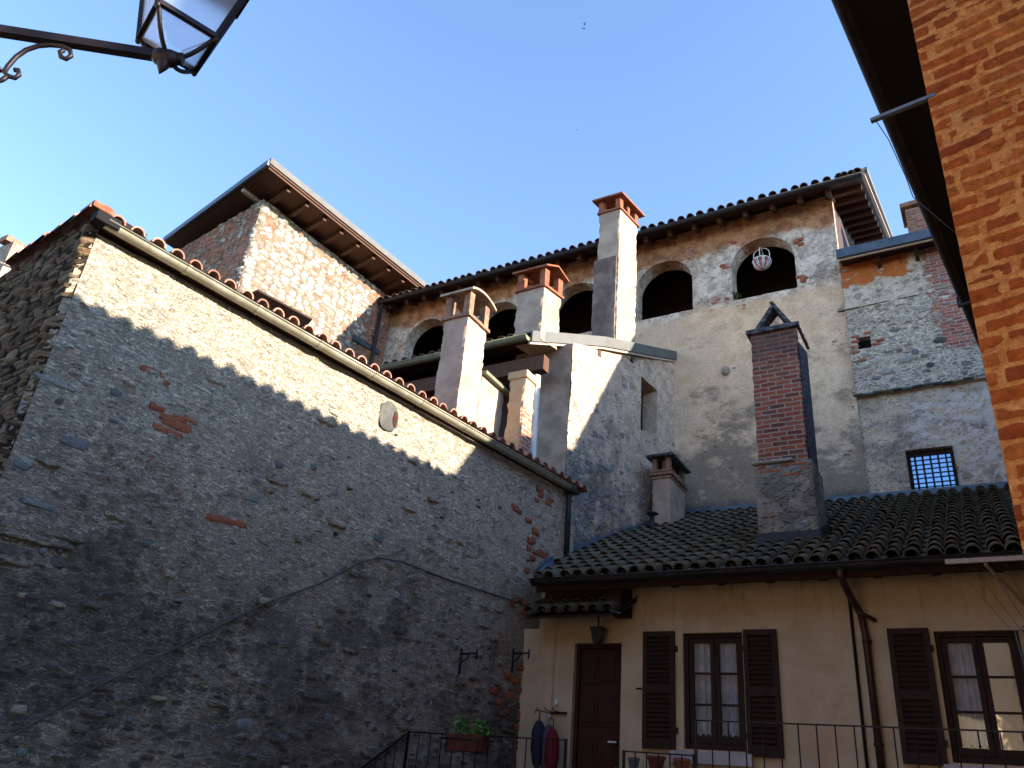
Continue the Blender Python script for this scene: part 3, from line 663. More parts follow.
# ================================================================== CHIMNEYS
def box_at(mb, x0, x1, y0, y1, z0, z1, b=None): mb.box(x0, x1, y0, y1, z0, z1)
def shear_children(t, k, y0):
    for c in bpy.data.objects:
        if c.parent == t:
            for v in c.data.vertices: v.co.x += k * (v.co.y - y0)
def chimney(name, x0, x1, y0, y1, z0, z1, zt, label, mat, capmat, kind, parent_label=None, collar_h=.10, o=.04, shear=0.):
    t = thing(name, ((x0 + x1) / 2, (y0 + y1) / 2, z0), label, 'chimney', 'plastered chimneys on the old roofs')
    s = MB(); s.rbox(x0, x1, y0, y1, z0, z1, .05, .010, int(z1 * 7)); s.build('shaft', mat, t)
    c = MB(); c.rbox(x0 - o, x1 + o, y0 - o, y1 + o, z1, z1 + collar_h * .5, .05, .006, 5); c.build('collar', capmat, t)
    zc = z1 + collar_h * .5; pw = .12
    pi = MB()
    for xa in (x0 - .01, (x0 + x1) / 2 - pw / 2 + 1e9 * 0, x1 - pw + .01):
        for ya in (y0 - .01, y1 - pw + .01):
            if xa not in (x0 - .01, x1 - pw + .01): continue
            pi.hexa([(xa + random.uniform(-.008, .008), ya, zc - .01), (xa + pw, ya, zc - .01), (xa + pw, ya + pw, zc - .01), (xa, ya + pw, zc - .01), (xa, ya, zt + .01), (xa + pw - .01, ya + random.uniform(-.01, .01), zt + .01), (xa + pw, ya + pw, zt + .01), (xa, ya + pw, zt + .01)])
    pi.box(x1 - .085, x1 - .005, (y0 + y1) / 2 - .05, (y0 + y1) / 2 + .05, zc, zt) if kind == 'hip' else None
    pi.split('pier', capmat, t, .006)
    inn = MB(); inn.box(x0 + .1, x1 - .1, y0 + .1, y1 - .1, z1 - .02, zc + .02); inn.build('flue', HOLE, t)
    k = MB(); O = .12 if kind == 'hip' else .09
    if kind == 'arch':       # two bent slabs
        n = 8
        for sgn in (1,):
            pr = []
            for i in range(n + 1):
                tt = i / n; yy = y0 - O + (y1 - y0 + 2 * O) * tt; pr.append((yy, zt - .02 + .10 * math.sin(math.pi * tt) ** .8))
            for i in range(n):
                a, b = pr[i], pr[i + 1]
                k.hexa([(x0 - O, a[0], a[1]), (x1 + O, a[0], a[1]), (x1 + O, b[0], b[1]), (x0 - O, b[0], b[1]),
                        (x0 - O, a[0], a[1] + .045), (x1 + O, a[0], a[1] + .045), (x1 + O, b[0], b[1] + .045), (x0 - O, b[0], b[1] + .045)])
    elif kind == 'gable':
        ym = (y0 + y1) / 2
        k.slab([(x0 - O, y0 - O, zt), (x1 + O, y0 - O, zt), (x1 + O, ym, zt + .16), (x0 - O, ym, zt + .16)], (0, 0, .04))
        k.slab([(x0 - O, ym, zt + .16), (x1 + O, ym, zt + .16), (x1 + O, y1 + O, zt), (x0 - O, y1 + O, zt)], (0, 0, .04))
        k.box(x0 - O, x0 + .02, ym - .12, ym + .12, zt, zt + .14)
    else:
        xm, ym = (x0 + x1) / 2, (y0 + y1) / 2
        base = [(x0 - O, y0 - O, zt), (x1 + O, y0 - O, zt), (x1 + O, y1 + O, zt), (x0 - O, y1 + O, zt)]; up = [(a, b, c + .045) for a, b, c in base]
        k.add(base + up + [(xm, ym, zt + .40)], [(3, 2, 1, 0), (0, 1, 5, 4), (1, 2, 6, 5), (2, 3, 7, 6), (3, 0, 4, 7), (4, 5, 8), (5, 6, 8), (6, 7, 8), (7, 4, 8)], False)
    k.build('cap', capmat if kind != 'arch' else SOOTC, t, .006)
    if shear: shear_children(t, shear, y0)
    return t
SOOTC = m_plaster('lichen_cap', (.26, .19, .14), (.36, .28, .21), (.10, .08, .06), .5, .5, 8)
# chimney 1
c1a = onY(467, 316, -1.63); c1 = chimney('chimney', -3.52, -3.06, -1.63, -1.07, 6.35, c1a[2], onY(470, 292, -1.63)[2] + .0, 'squat plastered chimney with bent stone cap rising just behind the red tiled eave', CHIM, SOOT, 'arch')
blk = MB(); blk.rbox(-3.5, -3.065, -1.06, -.36, 6.35, 7.60, .06, .008, 8); blk.build('side_block', CHIM, c1)
blk = MB(); blk.slab([(-3.58, -1.06, 7.605), (-2.98, -1.06, 7.605), (-2.98, -.28, 7.585), (-3.58, -.28, 7.585)], (0, 0, .07)); blk.build('side_cap', GUT_GR, c1, .01)
# brick pillar with flue pipe
XP = -2.60; pb = onX(520, 450, XP); pt = onX(520.5, 372, XP); pl0 = onY(504, 440, pb[1]); pr = onX(530, 458, XP)
PIL = thing('brick_pillar', (XP, pb[1], 6.4), 'weathered brick and plaster pillar holding the timber beam of the small middle roof', 'pillar')
g = G('pillar_brick_plaster', .9, .2); bc, bh = brick_layer(g, 0, 1, [(.40, .15, .08), (.32, .10, .06), (.46, .22, .13)], (.50, .40, .31), .22, .075, .014, .03)
z_ = g.xyz()[2]; mk = g.sm(g.ma('ADD', z_, g.ma('MULTIPLY', g.noise(g.pos, 3, 5), .8)), 7.75, 7.6); x_ = g.xyz()[0]
mk = g.ma('MULTIPLY', mk, g.sm(x_, XP - .06, XP - .02)); pc_ = g.mix(g.noise(g.pos, 5, 6, .65), (.30, .22, .12), (.50, .38, .26))
PILM = g.done(g.mix(mk, pc_, bc), g.mf(mk, g.noise(g.pos, 20, 5), bh), .8, .02)
s = MB(); s.rbox(pl0[0], XP, pb[1], pr[1], 6.3, pt[2], .05, .010, 4); s.build('shaft', PILM, PIL)
s = MB(); s.box(pl0[0] - .03, XP + .03, pb[1] - .03, pr[1] + .02, pt[2] + .002, pt[2] + .14); s.build('capital', PILM, PIL, .02)
fp = onX(532.5, 460, XP - .05); ft = onX(536.5, 374, XP - .05)
s = MB(); n_ = 46; zz = np.linspace(6.4, ft[2], n_ * 4); yc = fp[1] + .03
s.tube([(XP - .07, yc + (ft[1] - fp[1]) * (z - 6.4) / 2.2, z) for z in zz], [.062 + .008 * math.sin(i * math.pi / 2) for i in range(len(zz))], 14)
tag(s.build('flue_pipe', WHITE), 'white corrugated flue pipe running up beside the brick pillar', 'pipe')

# ================================================================== MIDDLE STAIR HOUSE
MH = thing('stair_house', (-3.5, 1.5, 0), 'small block with bulging render wall and lean-to tile roof behind the red tiled eave', 'house')
def mz(y): return 9.05 + .395 * (y - .3)
P0, P1, P2 = np.array([-2.53, .98]), np.array([-2.34, 3.0]), np.array([-1.95, 4.9])
def bez(U):
    t = U / 4.0; a = (1 - t) ** 2; b = 2 * t * (1 - t); c = t ** 2
    X = a * P0[0] + b * P1[0] + c * P2[0]; Y = a * P0[1] + b * P1[1] + c * P2[1]
    tx = 2 * (1 - t) * (P1[0] - P0[0]) + 2 * t * (P2[0] - P1[0]); ty = 2 * (1 - t) * (P1[1] - P0[1]) + 2 * t * (P2[1] - P1[1]); L = np.hypot(tx, ty)
    return X, Y, ty / L, -tx / L
top = lambda u: mz(bez(u)[1]) - .12
mb = MB(); kw = dict(step=.04, amp=.02, seed=6, path=bez, pin=False, cell=(.20, .13, .022, lambda U, Z: np.clip(.55 - .22 * (Z - 6.3) - .25 * np.clip(U - 1.6, 0, 3) + .9 * fbm(U, Z, 4, 78), .03, .85)))
ua, ub, za, zb = 2.55, 3.20, 8.50, 9.72
wall_grid(mb, None, (0, 1), 0, ua, 4.6, top, **kw)
wall_grid(mb, None, (0, 1), ua, ub, 4.6, lambda u: za + (u - ua) * .25, **kw)
wall_grid(mb, None, (0, 1), ua, ub, lambda u: zb + (u - ua) * -.1, top, **kw)
wall_grid(mb, None, (0, 1), ub, 4.0, 4.6, top, **kw)
def bp(u, off=0.): x, y, nx, ny = bez(np.array(u)); return (float(x + nx * off), float(y + ny * off))
# window niche
A0, B0, A1, B1 = bp(ua, .0), bp(ub, .0), bp(ua, -.35), bp(ub, -.35)
for q in ([(*A0, za), (*A1, za), (*A1, zb), (*A0, zb)], [(*B0, za + .1), (*B1, za + .1), (*B1, zb - .05), (*B0, zb - .05)], [(*A0, za), (*B0, za + .12), (*B1, za + .12), (*A1, za)], [(*A0, zb), (*B0, zb - .05), (*B1, zb - .05), (*A1, zb)]):
    mb.add(q, [(0, 1, 2, 3)], False)
mb.add([(*A1, za), (*B1, za), (*B1, zb), (*A1, zb)], [(0, 1, 2, 3)], False, 1)
mb.build('wall', [ROUND, HOLE], MH, label='bulging patched render wall with a narrow niche')
mb = MB(); mb.hexa([(-3.75, .98, 5.8), (-2.545, .98, 5.8), (-2.56, 1.4, 5.8), (-3.75, 1.4, 5.8), (-3.75, .98, 9.2), (-2.545, .98, 9.2), (-2.56, 1.4, 9.2), (-3.75, 1.4, 9.2)])
mb.build('wall', CHIMG, MH, .02, label='smooth grey front pier under the eave')
mb = MB(); mb.box(-10.55, -3.76, 1.1, 1.3, 5.8, 9.2); mb.build('boarded_front', WOOD_DK, MH)
RK = [np.array(q) for q in ((-3.01, .26), (-2.70, 1.0), (-2.34, 1.93), (-2.20, 2.9), (-2.08, 3.8), (-1.92, 4.82))]
def rkx(y): return float(np.interp(y, [p[1] for p in RK], [p[0] for p in RK]))
mb = MB()
for a, b in zip(RK[:-1], RK[1:]): mb.hexa([(-10.5, a[1], mz(a[1]) - .07), (a[0] - .03, a[1], mz(a[1]) - .07), (b[0] - .03, b[1], mz(b[1]) - .07), (-10.5, b[1], mz(b[1]) - .07), (-10.5, a[1], mz(a[1]) - .01), (a[0] - .03, a[1], mz(a[1]) - .01), (b[0] - .03, b[1], mz(b[1]) - .01), (-10.5, b[1], mz(b[1]) - .01)])
MR = mb.build('roof', WOOD_DK, MH)
mb = MB(); sl_ = V3(0, 1, .395); sl_ /= np.linalg.norm(sl_)
tiles(mb, V3(-10.45, .24, mz(.24) + .0), V3(1, 0, 0), sl_, 8.4, 4.6, col=.22, row=.37, r=.09, skip=lambda a: a[0] > rkx(a[1]) - .28 or a[1] > 4.75, jit=.02)
mb.build('roof_tiles', TILE_DK, MR)
def strip(mb, o0, o1, d0, d1):
    for a, b in zip(RK[:-1], RK[1:]):
        za, zb_ = mz(a[1]), mz(b[1]); e = .002
        mb.hexa([(a[0] + o0, a[1], za + d0), (a[0] + o1, a[1], za + d0), (b[0] + o1, b[1] - e, zb_ + d0), (b[0] + o0, b[1] - e, zb_ + d0), (a[0] + o0, a[1], za + d1), (a[0] + o1, a[1], za + d1), (b[0] + o1, b[1] - e, zb_ + d1), (b[0] + o0, b[1] - e, zb_ + d1)])
mb = MB(); strip(mb, -.005, .03, -.10, .12); strip(mb, -.32, -.006, .085, .12); mb.build('rake_flashing', SHEET, MR)
mb = MB(); strip(mb, -.05, -.008, -.15, -.075); mb.build('rake_board', WOOD_PALE, MR)
mb = MB()
for y_ in (1.9, 3.1): mb.box(rkx(y_) - .6, rkx(y_) - .06, y_ - .05, y_ + .05, mz(y_) - .30, mz(y_) - .16)
mb.split('rafter', WOOD_BR, MR)
mb = MB(); mb.box(-6.5, -2.80, .42, .62, 8.42, 8.72); mb.build('beam', WOOD_BR, MR, .01)
mb = MB(); gutter(mb, (-10.4, .17, mz(.2) - .02), (-3.02, .17, mz(.2) - .01), .085); mb.build('gutter', GUT_GR, MR)
# chimneys 2 and 3 on this roof, set parallel to its slanting side
def mr(x, y): return on(x, y, [0, .3, 9.05], [0, -.395, 1])
KS = .21; kd = np.array([KS, 1.])
yy = .40; xx = onY(541, 331, yy)[0]; e2_ = onV(561.5, 296, (xx, yy), kd)[1]
zt2 = onY(542, 287, yy)[2]; chimney('chimney', onY(514.5, 325, yy)[0], xx, yy, e2_, mz(yy) - .04, zt2, onY(541, 270, yy)[2], 'short plastered chimney with open terracotta top, standing between the other two on the middle roof', CHIM, TERRA, 'gable', shear=KS)
def pxof(P): c = R.T @ (np.array(P) - C); return CX + F_PX * c[0] / c[2]
y3 = min(np.linspace(1.2, 3.2, 201), key=lambda y: abs(pxof((rkx(y) - .09, y, mz(y))) - 616)); x3 = rkx(y3) - .09; KS = .16; kd = np.array([KS, 1.]); x30 = onY(593, 338, y3)[0]; y31 = onV(637.5, 225, (x3, y3), kd)[1]
z3 = onY(620, 209, y3)[2]; C3 = chimney('chimney', x30 + .02, x3, y3, y31, mz(y3) - .04, z3, onY(621, 197, y3)[2], 'tallest plastered chimney with red pyramid cap, rising in front of the arcade roof', CHIM, TERRA, 'hip')
mb = MB(); mb.rbox(x30 - .03, x3 - .035, y3 - .035, y3 + .02, mz(y3) - .04, onY(617, 256, y3)[2]); mb.build('stained_skirt', m_plaster('sooty_plaster', (.11, .075, .062), (.20, .145, .12), (.05, .035, .03), .6), C3)
mb = MB(); mb.box(x30 - .04, x3 + .012, y3 - .04, y31 + .04, mz(y3) + .02, mz(y3) + .13); mb.build('flashing', SHEET, C3, .02); shear_children(C3, KS, y3)

# ================================================================== TOWER
DT = vp(1113); T0 = np.array([-10.8, -.26])
TW = thing('stone_tower', (-11, 0, 0), 'tall sunlit tower of mixed stone and brick under a wide flat wooden roof', 'tower')
mb = MB(); wall_grid(mb, T0, DT, 0, 5.0, 6, 14.5, step=.04, amp=.02, seed=9, ring=.03, cell=(.27, .14, .045, .96)); body(mb, T0, DT, .02, 5.6, 0, 14.49, .5)
mb.build('wall', TOW, TW, label='sunlit right face of rough stone and brick')
mb = MB(); wall_grid(mb, T0, DS, 0, 4.6, 6, 14.5, step=.04, amp=.02, sgn=-1, seed=10, ring=.03, cell=(.25, .11, .045, .96)); body(mb, T0, DS, .02, 4.6, 0, 14.49, .5, -1)
e_ = T0 + DS * 4.6; mb.hexa([(e_[0], e_[1], 0), (e_[0] + .4, e_[1], 0), (e_[0] + .7, 5.4, 0), (e_[0], 5.4, 0), (e_[0], e_[1], 14.49), (e_[0] + .4, e_[1], 14.49), (e_[0] + .7, 5.4, 14.49), (e_[0], 5.4, 14.49)])
mb.build('wall', TOW, TW, label='shaded left face of rough stone and brick')
q0, q1, q2 = onZ(270, 166, 14.66), onZ(426, 291, 14.66), onZ(165, 243, 14.66); q3 = q1 + (q2 - q0)
mb = MB(); mb.slab([q0, q1, q3, q2], (0, 0, .05)); TR = mb.build('roof', WOOD_BR, TW)
mb = MB(); sh = V3(0, 0, .055); ou = (q0 - q3) / np.linalg.norm(q0 - q3) * .05
mb.slab([q0 + sh + ou, q1 + sh + V3(.05, 0, 0), q3 + sh, q2 + sh - V3(0, .05, 0)], (0, 0, .17)); mb.build('sheet_roofing', SHEET, TR)
mb = MB(); mb.bar(q2 - V3(0, .06, -.06), q0 - V3(0, .06, -.06), .06, .16); mb.build('roof_edge', SHEET_DK, TR)
mb = MB(); e1 = (q1 - q0); L1 = np.linalg.norm(e1); e1 /= L1; e2 = (q2 - q0); L2 = np.linalg.norm(e2); e2 /= L2
for k in range(9):
    p = q0 + e1 * (.75 + k * .62); mb.bar(p + e2 * .16 - V3(0, 0, .075), p + e2 * 1.4 - V3(0, 0, .075), .10, .14)
mb.split('rafter', WOOD_BR, TR)
mb = MB(); mb.bar(q0 + e2 * .05 - V3(0, 0, .0), q1 + e2 * .05 - V3(0, 0, .0), .03, .12); mb.build('fascia_board', WOOD_BR, TR)
mb = MB(); p = q0 + e2 * 1.25; mb.bar(p + e1 * .05 - V3(0, 0, .06), p + e1 * 1.2 - V3(0, 0, .06), .09, .11); mb.build('rafter', WOOD_PALE, TR)
a, b = onX(258, 291, -10.15), onX(312, 320, -10.15)
mb = MB(); mb.slab([(a[0], a[1], a[2]), (b[0], b[1], b[2]), (-10.8, b[1] + .3, b[2] - .1), (-10.8, a[1], a[2] - .1)], (0, 0, .05)); mb.build('canopy', WOOD_DK, TW)
mb = MB(); a, b = onX(353, 337, -10.52), onX(379, 353, -10.52); mb.bar(a, b, .06, .16); mb.build('flashing', SHEET_DK, TW)

# ================================================================== ARCADE HOUSE
YM = 4.85; YE = 4.28; ZE = onY(600, 245, YE)[2] - .06; SL = .465
AH = thing('arcade_house', (-4, 6, 0), 'large house with a row of dark round arches under its tiled roof', 'house')
mb = MB(); kw = dict(step=.06, amp=.018, seed=12, pin=False, stone=.015)
SILL, SPR, HW = 12.0, 12.85, .70; CXS = [.12 - 2.32 * k for k in range(5)]
ZT = ZE + SL * .5
wall_grid(mb, (0, YM), (1, 0), -10.6, 1.72, 5.5, SILL, **kw)
edges = [-10.6] + sum([[c - HW, c + HW] for c in CXS[::-1]], []) + [1.72]
for i in range(0, len(edges), 2):
    wall_grid(mb, (0, YM), (1, 0), edges[i], edges[i + 1], SILL, ZT, **kw)
for c in CXS:
    arc = lambda u, c=c: SPR + math.sqrt(max(0, HW * HW - (u - c) ** 2)) * .98
    kw2 = dict(kw); kw2['step'] = .035
    wall_grid(mb, (0, YM), (1, 0), c - HW, c + HW, arc, ZT, **kw2)
    pr_ = [(c - HW, SILL), (c - HW, SPR)] + [(c - HW * math.cos(math.pi * i / 20), SPR + .98 * HW * math.sin(math.pi * i / 20)) for i in range(1, 20)] + [(c + HW, SPR), (c + HW, SILL)]
    V = []; n = len(pr_)
    for y_, s_ in ((YM + .015, 1.), (YM + .36, .985)):
        V += [(c + (x - c) * s_, y_, SILL + (z - SILL) * s_) for x, z in pr_]
    mb.add(V, [(i, i + 1, n + i + 1, n + i) for i in range(n - 1)] + [(n - 1, 0, n, 2 * n - 1)], False)
mb.box(-10.6, 1.66, YM + .06, 12, 0, SILL - .06)
for i in range(0, len(edges), 2):
    a, b = edges[i] + .02, edges[i + 1] - .02
    if b > 1.6: b = 1.64
    mb.box(a, b, YM + .07, YM + .36, SILL - .06, ZT - .02)
mb.box(-10.5, 1.64, YM + .07, YM + .36, 13.62, ZT - .02)
for px, py in ((796, 242), (799, 240), (801, 244), (800, 277), (804, 278), (803, 281), (723, 266), (726, 268), (734, 243), (730, 242), (727, 299)):
    mb.blob(onY(px, py, YM), (V3(1, 0, 0), V3(0, 0, 1), V3(0, -1, 0)), (random.uniform(.05, .1), random.uniform(.03, .06), .03), .6, 10, 6, .15, 1, random.uniform(0, .18))
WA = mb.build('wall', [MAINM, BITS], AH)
mb = MB(); wall_grid(mb, (1.70, YM), (0, 1), 0, .40, 11.5, lambda u: ZE + .1 + SL * (u + .5), step=.05, amp=.015, seed=14, pin=False); mb.box(1.45, 1.66, YM + .07, YM + .40, 11.5, ZE + .4); mb.build('wall', CHIM, AH, label='sunlit end pier beside the wing roof')
mb = MB(); mb.box(-10.5, 1.6, YM + 1.9, YM + 2.1, 11.9, 15.2); mb.box(1.5, 1.66, YM + .41, YM + 7, 11.9, 15.0); mb.box(-10.5, -10.4, YM + .4, YM + 2, 11.9, 15); mb.build('loggia_interior', WOOD_DK, AH)  # dark colour stands in for the shade inside the arches and end opening
mb = MB(); XR = 2.42
mb.slab([(-10.75, YE - .02, ZE - .01), (XR, YE - .02, ZE - .01), (XR, 12.6, ZE - .01 + SL * (12.6 - YE)), (-10.75, 12.6, ZE - .01 + SL * (12.6 - YE))], (0, 0, .05))
AR = mb.build('roof', WOOD_DK, AH)
mb = MB(); s3 = V3(0, 1, SL); s3 /= np.linalg.norm(s3)
tiles(mb, V3(-10.7, YE - .10, ZE + .04), V3(1, 0, 0), s3, 13.1, 1.5, col=.235, row=.38, r=.092, jit=.022)
tiles(mb, V3(XR - .32, YE - .10, ZE + .05), V3(1, 0, 0), s3, .24, 9.2, col=.235, row=.38, r=.092, jit=.025)
mb.add([(-10.7, YE + 1, ZE + .1 + SL * 1), (XR - .3, YE + 1, ZE + .1 + SL), (XR - .3, 12.6, ZE + .1 + SL * 8.3), (-10.7, 12.6, ZE + .1 + SL * 8.3)], [(0, 1, 2, 3)])
mb.build('roof_tiles', TILE_DK, AR)
mb = MB()
for k in range(22):
    x = -10.3 + k * .6
    if x > XR - .15: break
    mb.bar((x, YE + .12, ZE - .09 + SL * .12), (x, YM + .35, ZE - .09 + SL * (YM + .35 - YE)), .10, .13)
for k in range(9): y_ = YE + .5 + k * .75; mb.bar((1.6, y_, ZE - .08 + SL * (y_ - YE)), (XR - .06, y_, ZE - .08 + SL * (y_ - YE)), .09, .12)
mb.split('rafter', WOOD_BR, AR)
mb = MB(); gutter(mb, (-10.6, YE - .10, ZE + .02), (XR + .02, YE - .10, ZE + .02), .062); mb.build('gutter', GUT_DK, AR)
mb = MB(); mb.bar((XR + .04, YE - .1, ZE + .06), (XR + .04, 12.6, ZE + .06 + SL * (12.7 - YE)), .07, .17); mb.build('verge_board', WOOD_PALE, AR)
mb = MB(); mb.bar((XR + .11, YE - .1, ZE + .10), (XR + .11, 12.6, ZE + .10 + SL * (12.7 - YE)), .05, .12); mb.build('verge_sheet', SHEET, AR)
mb = MB(); a = onY(381, 309, 4.2); mb.tube([(a[0], 4.2, ZE - .05), (a[0], 4.22, 12.3), (a[0], 4.22, 10.2)], .05, 8); mb.build('downpipe', GUT_DK, AH)
mb = MB(); c = onY(726, 371, YM); mb.blob(c, (V3(1, 0, 0), V3(0, 0, 1), V3(0, -1, 0)), (.09, .12, .10), 1., 12, 7, .1); mb.build('stub_stone', CHIMG, AH)
# hanging basket in the right-most arch
HB = thing('hanging_basket', (.05, 5.1, 12.75), 'white wire hanging basket with a rounded pink and white bowl inside the rightmost arch', 'basket')
cb = onY(762, 262, 5.15); zc = cb[2]; xc = cb[0]
mb = MB()
for i in range(9): pass
nb = 24; V = []; Fs = []
for i in range(7):
    ph = i / 6 * math.pi / 2; rr = .19 * math.cos(ph) if i else .2; zz_ = zc + .02 - .22 * math.sin(ph)
    for k in range(nb): t = 2 * math.pi * k / nb; q = 1 + .05 * (k % 2); V.append((xc + rr * q * math.cos(t), 5.15 + rr * q * math.sin(t), zz_))
for k in range(0, nb, 1): mb.rnd = 1. if k % 3 == 0 else 0.; mb.tube([V[i * nb + k] for i in range(7)], [.012, .013, .014, .013, .010, .007, .004], 5)
mb.tube([V[2 * nb + k] for k in list(range(nb)) + [0]], .006, 5); mb.rnd = 0
g = G('basket_bowl', .6, .3); mb.build('bowl', g.done(g.mix(g.rnd(), (.70, .66, .66), (.50, .13, .12))), HB)
mb = MB(); mb.tube([(xc + .2 * math.cos(t), 5.15 + .2 * math.sin(t), zc + .03) for t in np.linspace(0, 6.2832, 25)], .013, 6)
for t0 in (0, math.pi / 2):
    pts = []
    for t in np.linspace(0, math.pi, 17): pts.append((xc + .18 * math.cos(t) * math.cos(t0), 5.15 + .18 * math.cos(t) * math.sin(t0), zc + .22 + .16 * math.sin(t)))
    pts = [(pts[0][0], pts[0][1], zc + .03)] + pts + [(pts[-1][0], pts[-1][1], zc + .03)]; mb.tube(pts, .011, 6)
mb.tube([(xc, 5.15, zc + .37), (xc, 5.15, 13.56)], .008, 5); mb.build('hoops', WHITE, HB)
def leaves(name, c, r, n, size, label, cat, mat, parent=None, flat=.7):
    mb = MB()
    for k in range(n):
        d = RNG.normal(size=3); d /= np.linalg.norm(d); rr = r * RNG.rand() ** .45; p = np.array(c) + d * rr * np.array([1, 1, flat])
        a = RNG.normal(size=3); a /= np.linalg.norm(a); b = np.cross(a, RNG.normal(size=3)); b /= np.linalg.norm(b); s_ = size * RNG.uniform(.6, 1.2); mb.rnd = RNG.rand()
        mb.add([p - a * s_, p + b * s_ * .5, p + a * s_, p - b * s_ * .5], [(0, 1, 2, 3)], False)
    o = mb.build(name, mat, parent)
    if parent is None: tag(o, label, cat)
    return o
g = G('leaf_green', .6, .3); LEAF = g.done(g.ramp(g.rnd(), [(0, (.03, .07, .015)), (.6, (.07, .16, .03)), (1, (.14, .26, .06))]))
g = G('leaf_dull', .7, .2); LEAFD = g.done(g.ramp(g.rnd(), [(0, (.02, .035, .012)), (.6, (.05, .07, .02)), (1, (.10, .11, .04))]))
p = onY(736, 297, 4.95); leaves('sill_plant', (p[0], 4.95, p[2] + .04), .11, 60, .045, 'tuft of greenery growing on the sill of the rightmost arch', 'plant', LEAFD)
p = onY(850, 229, 5.6); leaves('roof_weed', (p[0], 5.6, 12.95), .28, 120, .05, 'weeds sprouting where the wing roof meets the arcade house', 'plant', LEAFD)

# ================================================================== WING HOUSE
WH = thing('wing_house', (4, 6, 0), 'lower stone and brick house with barred window joining the right end of the arcade house', 'house')
mb = MB(); kw = dict(step=.04, amp=.022, seed=20, cell=(.19, .085, .022, lambda U, Z: np.clip(.45 + 1.2 * fbm(U * 1.1, Z * 1.3, 4, 77), 0, .9)))
BW = (2.43, 3.20, 7.02, 7.96)
wall_holes(mb, (0, YM + .02), (1, 0), 1.60, 6.0, 5.5, 9.16, [BW], **kw)
wall_holes(mb, (0, YM - .10), (1, 0), 1.72, 6.0, 9.16, 12.4, [(1.87, 2.12, 10.17, 10.43)], **kw)
mb.add([(1.72, YM - .1, 9.16), (6, YM - .1, 9.16), (6, YM + .1, 9.16), (1.72, YM + .1, 9.16)], [(0, 1, 2, 3)], False)
mb.add([(1.72, YM - .1, 9.16), (1.72, YM + .1, 9.16), (1.72, YM + .1, 12.3), (1.72, YM - .1, 12.3)], [(0, 1, 2, 3)], False)
reveal(mb, *BW, YM - .0, YM + .32); reveal(mb, 1.87, 2.12, 10.17, 10.43, YM - .1, YM + .2)
mb.box(6.0, 13.5, YM, YM + 4, 0, 12.2)
mb.box(1.7, 6, YM + .34, YM + 4, 0, 12.2)
mb.box(1.7, 2.40, YM + .08, YM + .33, 5.5, 12.2); mb.box(3.23, 6, YM + .08, YM + .33, 5.5, 12.2); mb.box(2.4, 3.23, YM + .08, YM + .33, 8.0, 12.2); mb.box(2.4, 3.23, YM + .08, YM + .33, 5.5, 7.0)
mb.add([(1.85, YM + .07, 10.15), (2.14, YM + .07, 10.15), (2.14, YM + .07, 10.45), (1.85, YM + .07, 10.45)], [(0, 1, 2, 3)], False, 1)
x = 1.78
while x < 3.75: mb.blob(V3(x, YM - .1, 9.17 + .012 * math.sin(x * 9)), (V3(1, 0, 0), V3(0, 0, 1), V3(0, -1, 0)), (.11, .025, .06), .7, 10, 5, .15, 2, random.choice([.3, .6, .8, .7])); x += .17
p, q = onY(842, 311, YM - .1), onY(920, 295, YM - .1)
for t in np.linspace(0, 1, 12): mb.blob(p + (q - p) * t, (V3(1, 0, 0), V3(0, 0, 1), V3(0, -1, 0)), (.10, .014, .035), .7, 8, 5, .15, 2, random.choice([.6, .8, .7]))
for px, py in ((855, 337), (855, 342), (855, 347), (856, 352), (868, 333), (876, 344), (880, 340), (863, 360)):
    mb.blob(onY(px, py, YM - .1), (V3(1, 0, 0), V3(0, 0, 1), V3(0, -1, 0)), (.08, .032, .025), .5, 10, 6, .12, 2, random.uniform(0, .18))
for px, py in ((886, 372), (876, 378), (905, 360), (915, 352), (940, 340), (895, 330), (872, 322), (930, 365)):
    mb.blob(onY(px, py, YM - .1), (V3(1, 0, 0), V3(0, 0, 1), V3(0, -1, 0)), (random.uniform(.06, .13), random.uniform(.03, .07), .03), .8, 10, 6, .12, 2, random.uniform(.23, .6))
mb.build('wall', [WING, HOLE, BITS], WH)
zb_ = onY(838, 260, 4.3)[2]; xb_ = onY(837, 260, 4.3)[0]; SW = .30
mb = MB(); mb.slab([(xb_ + .04, 4.36, zb_ + .02), (13.5, 4.36, zb_ + .02), (13.5, 10, zb_ + .02 + SW * 5.6), (xb_ + .04, 10, zb_ + .02 + SW * 5.6)], (0, 0, .06)); WR = mb.build('roof', WOOD_DK, WH)
mb = MB(); mb.box(xb_ + .03, 13.5, 4.33, 4.365, zb_, zb_ + .07); mb.build('eave_board', WOOD_PALE, WR)
mb = MB(); mb.box(xb_, 13.5, 4.26, 4.32, zb_ + .03, zb_ + .24); mb.slab([(xb_, 4.3, zb_ + .18), (13.5, 4.3, zb_ + .18), (13.5, 10, zb_ + .18 + SW * 5.7), (xb_, 10, zb_ + .18 + SW * 5.7)], (0, 0, .05)); mb.build('sheet_roofing', SHEET_DK, WR)
mb = MB()
for x in (2.45, 3.15, 3.85): mb.poly([(x, 4.45, zb_ + .02), (x, 4.745, zb_ + .08), (x, 4.745, zb_ - .14), (x, 4.65, zb_ - .10)], (.07, 0, 0))
mb.split('eave_bracket', WOOD_DK, WR)
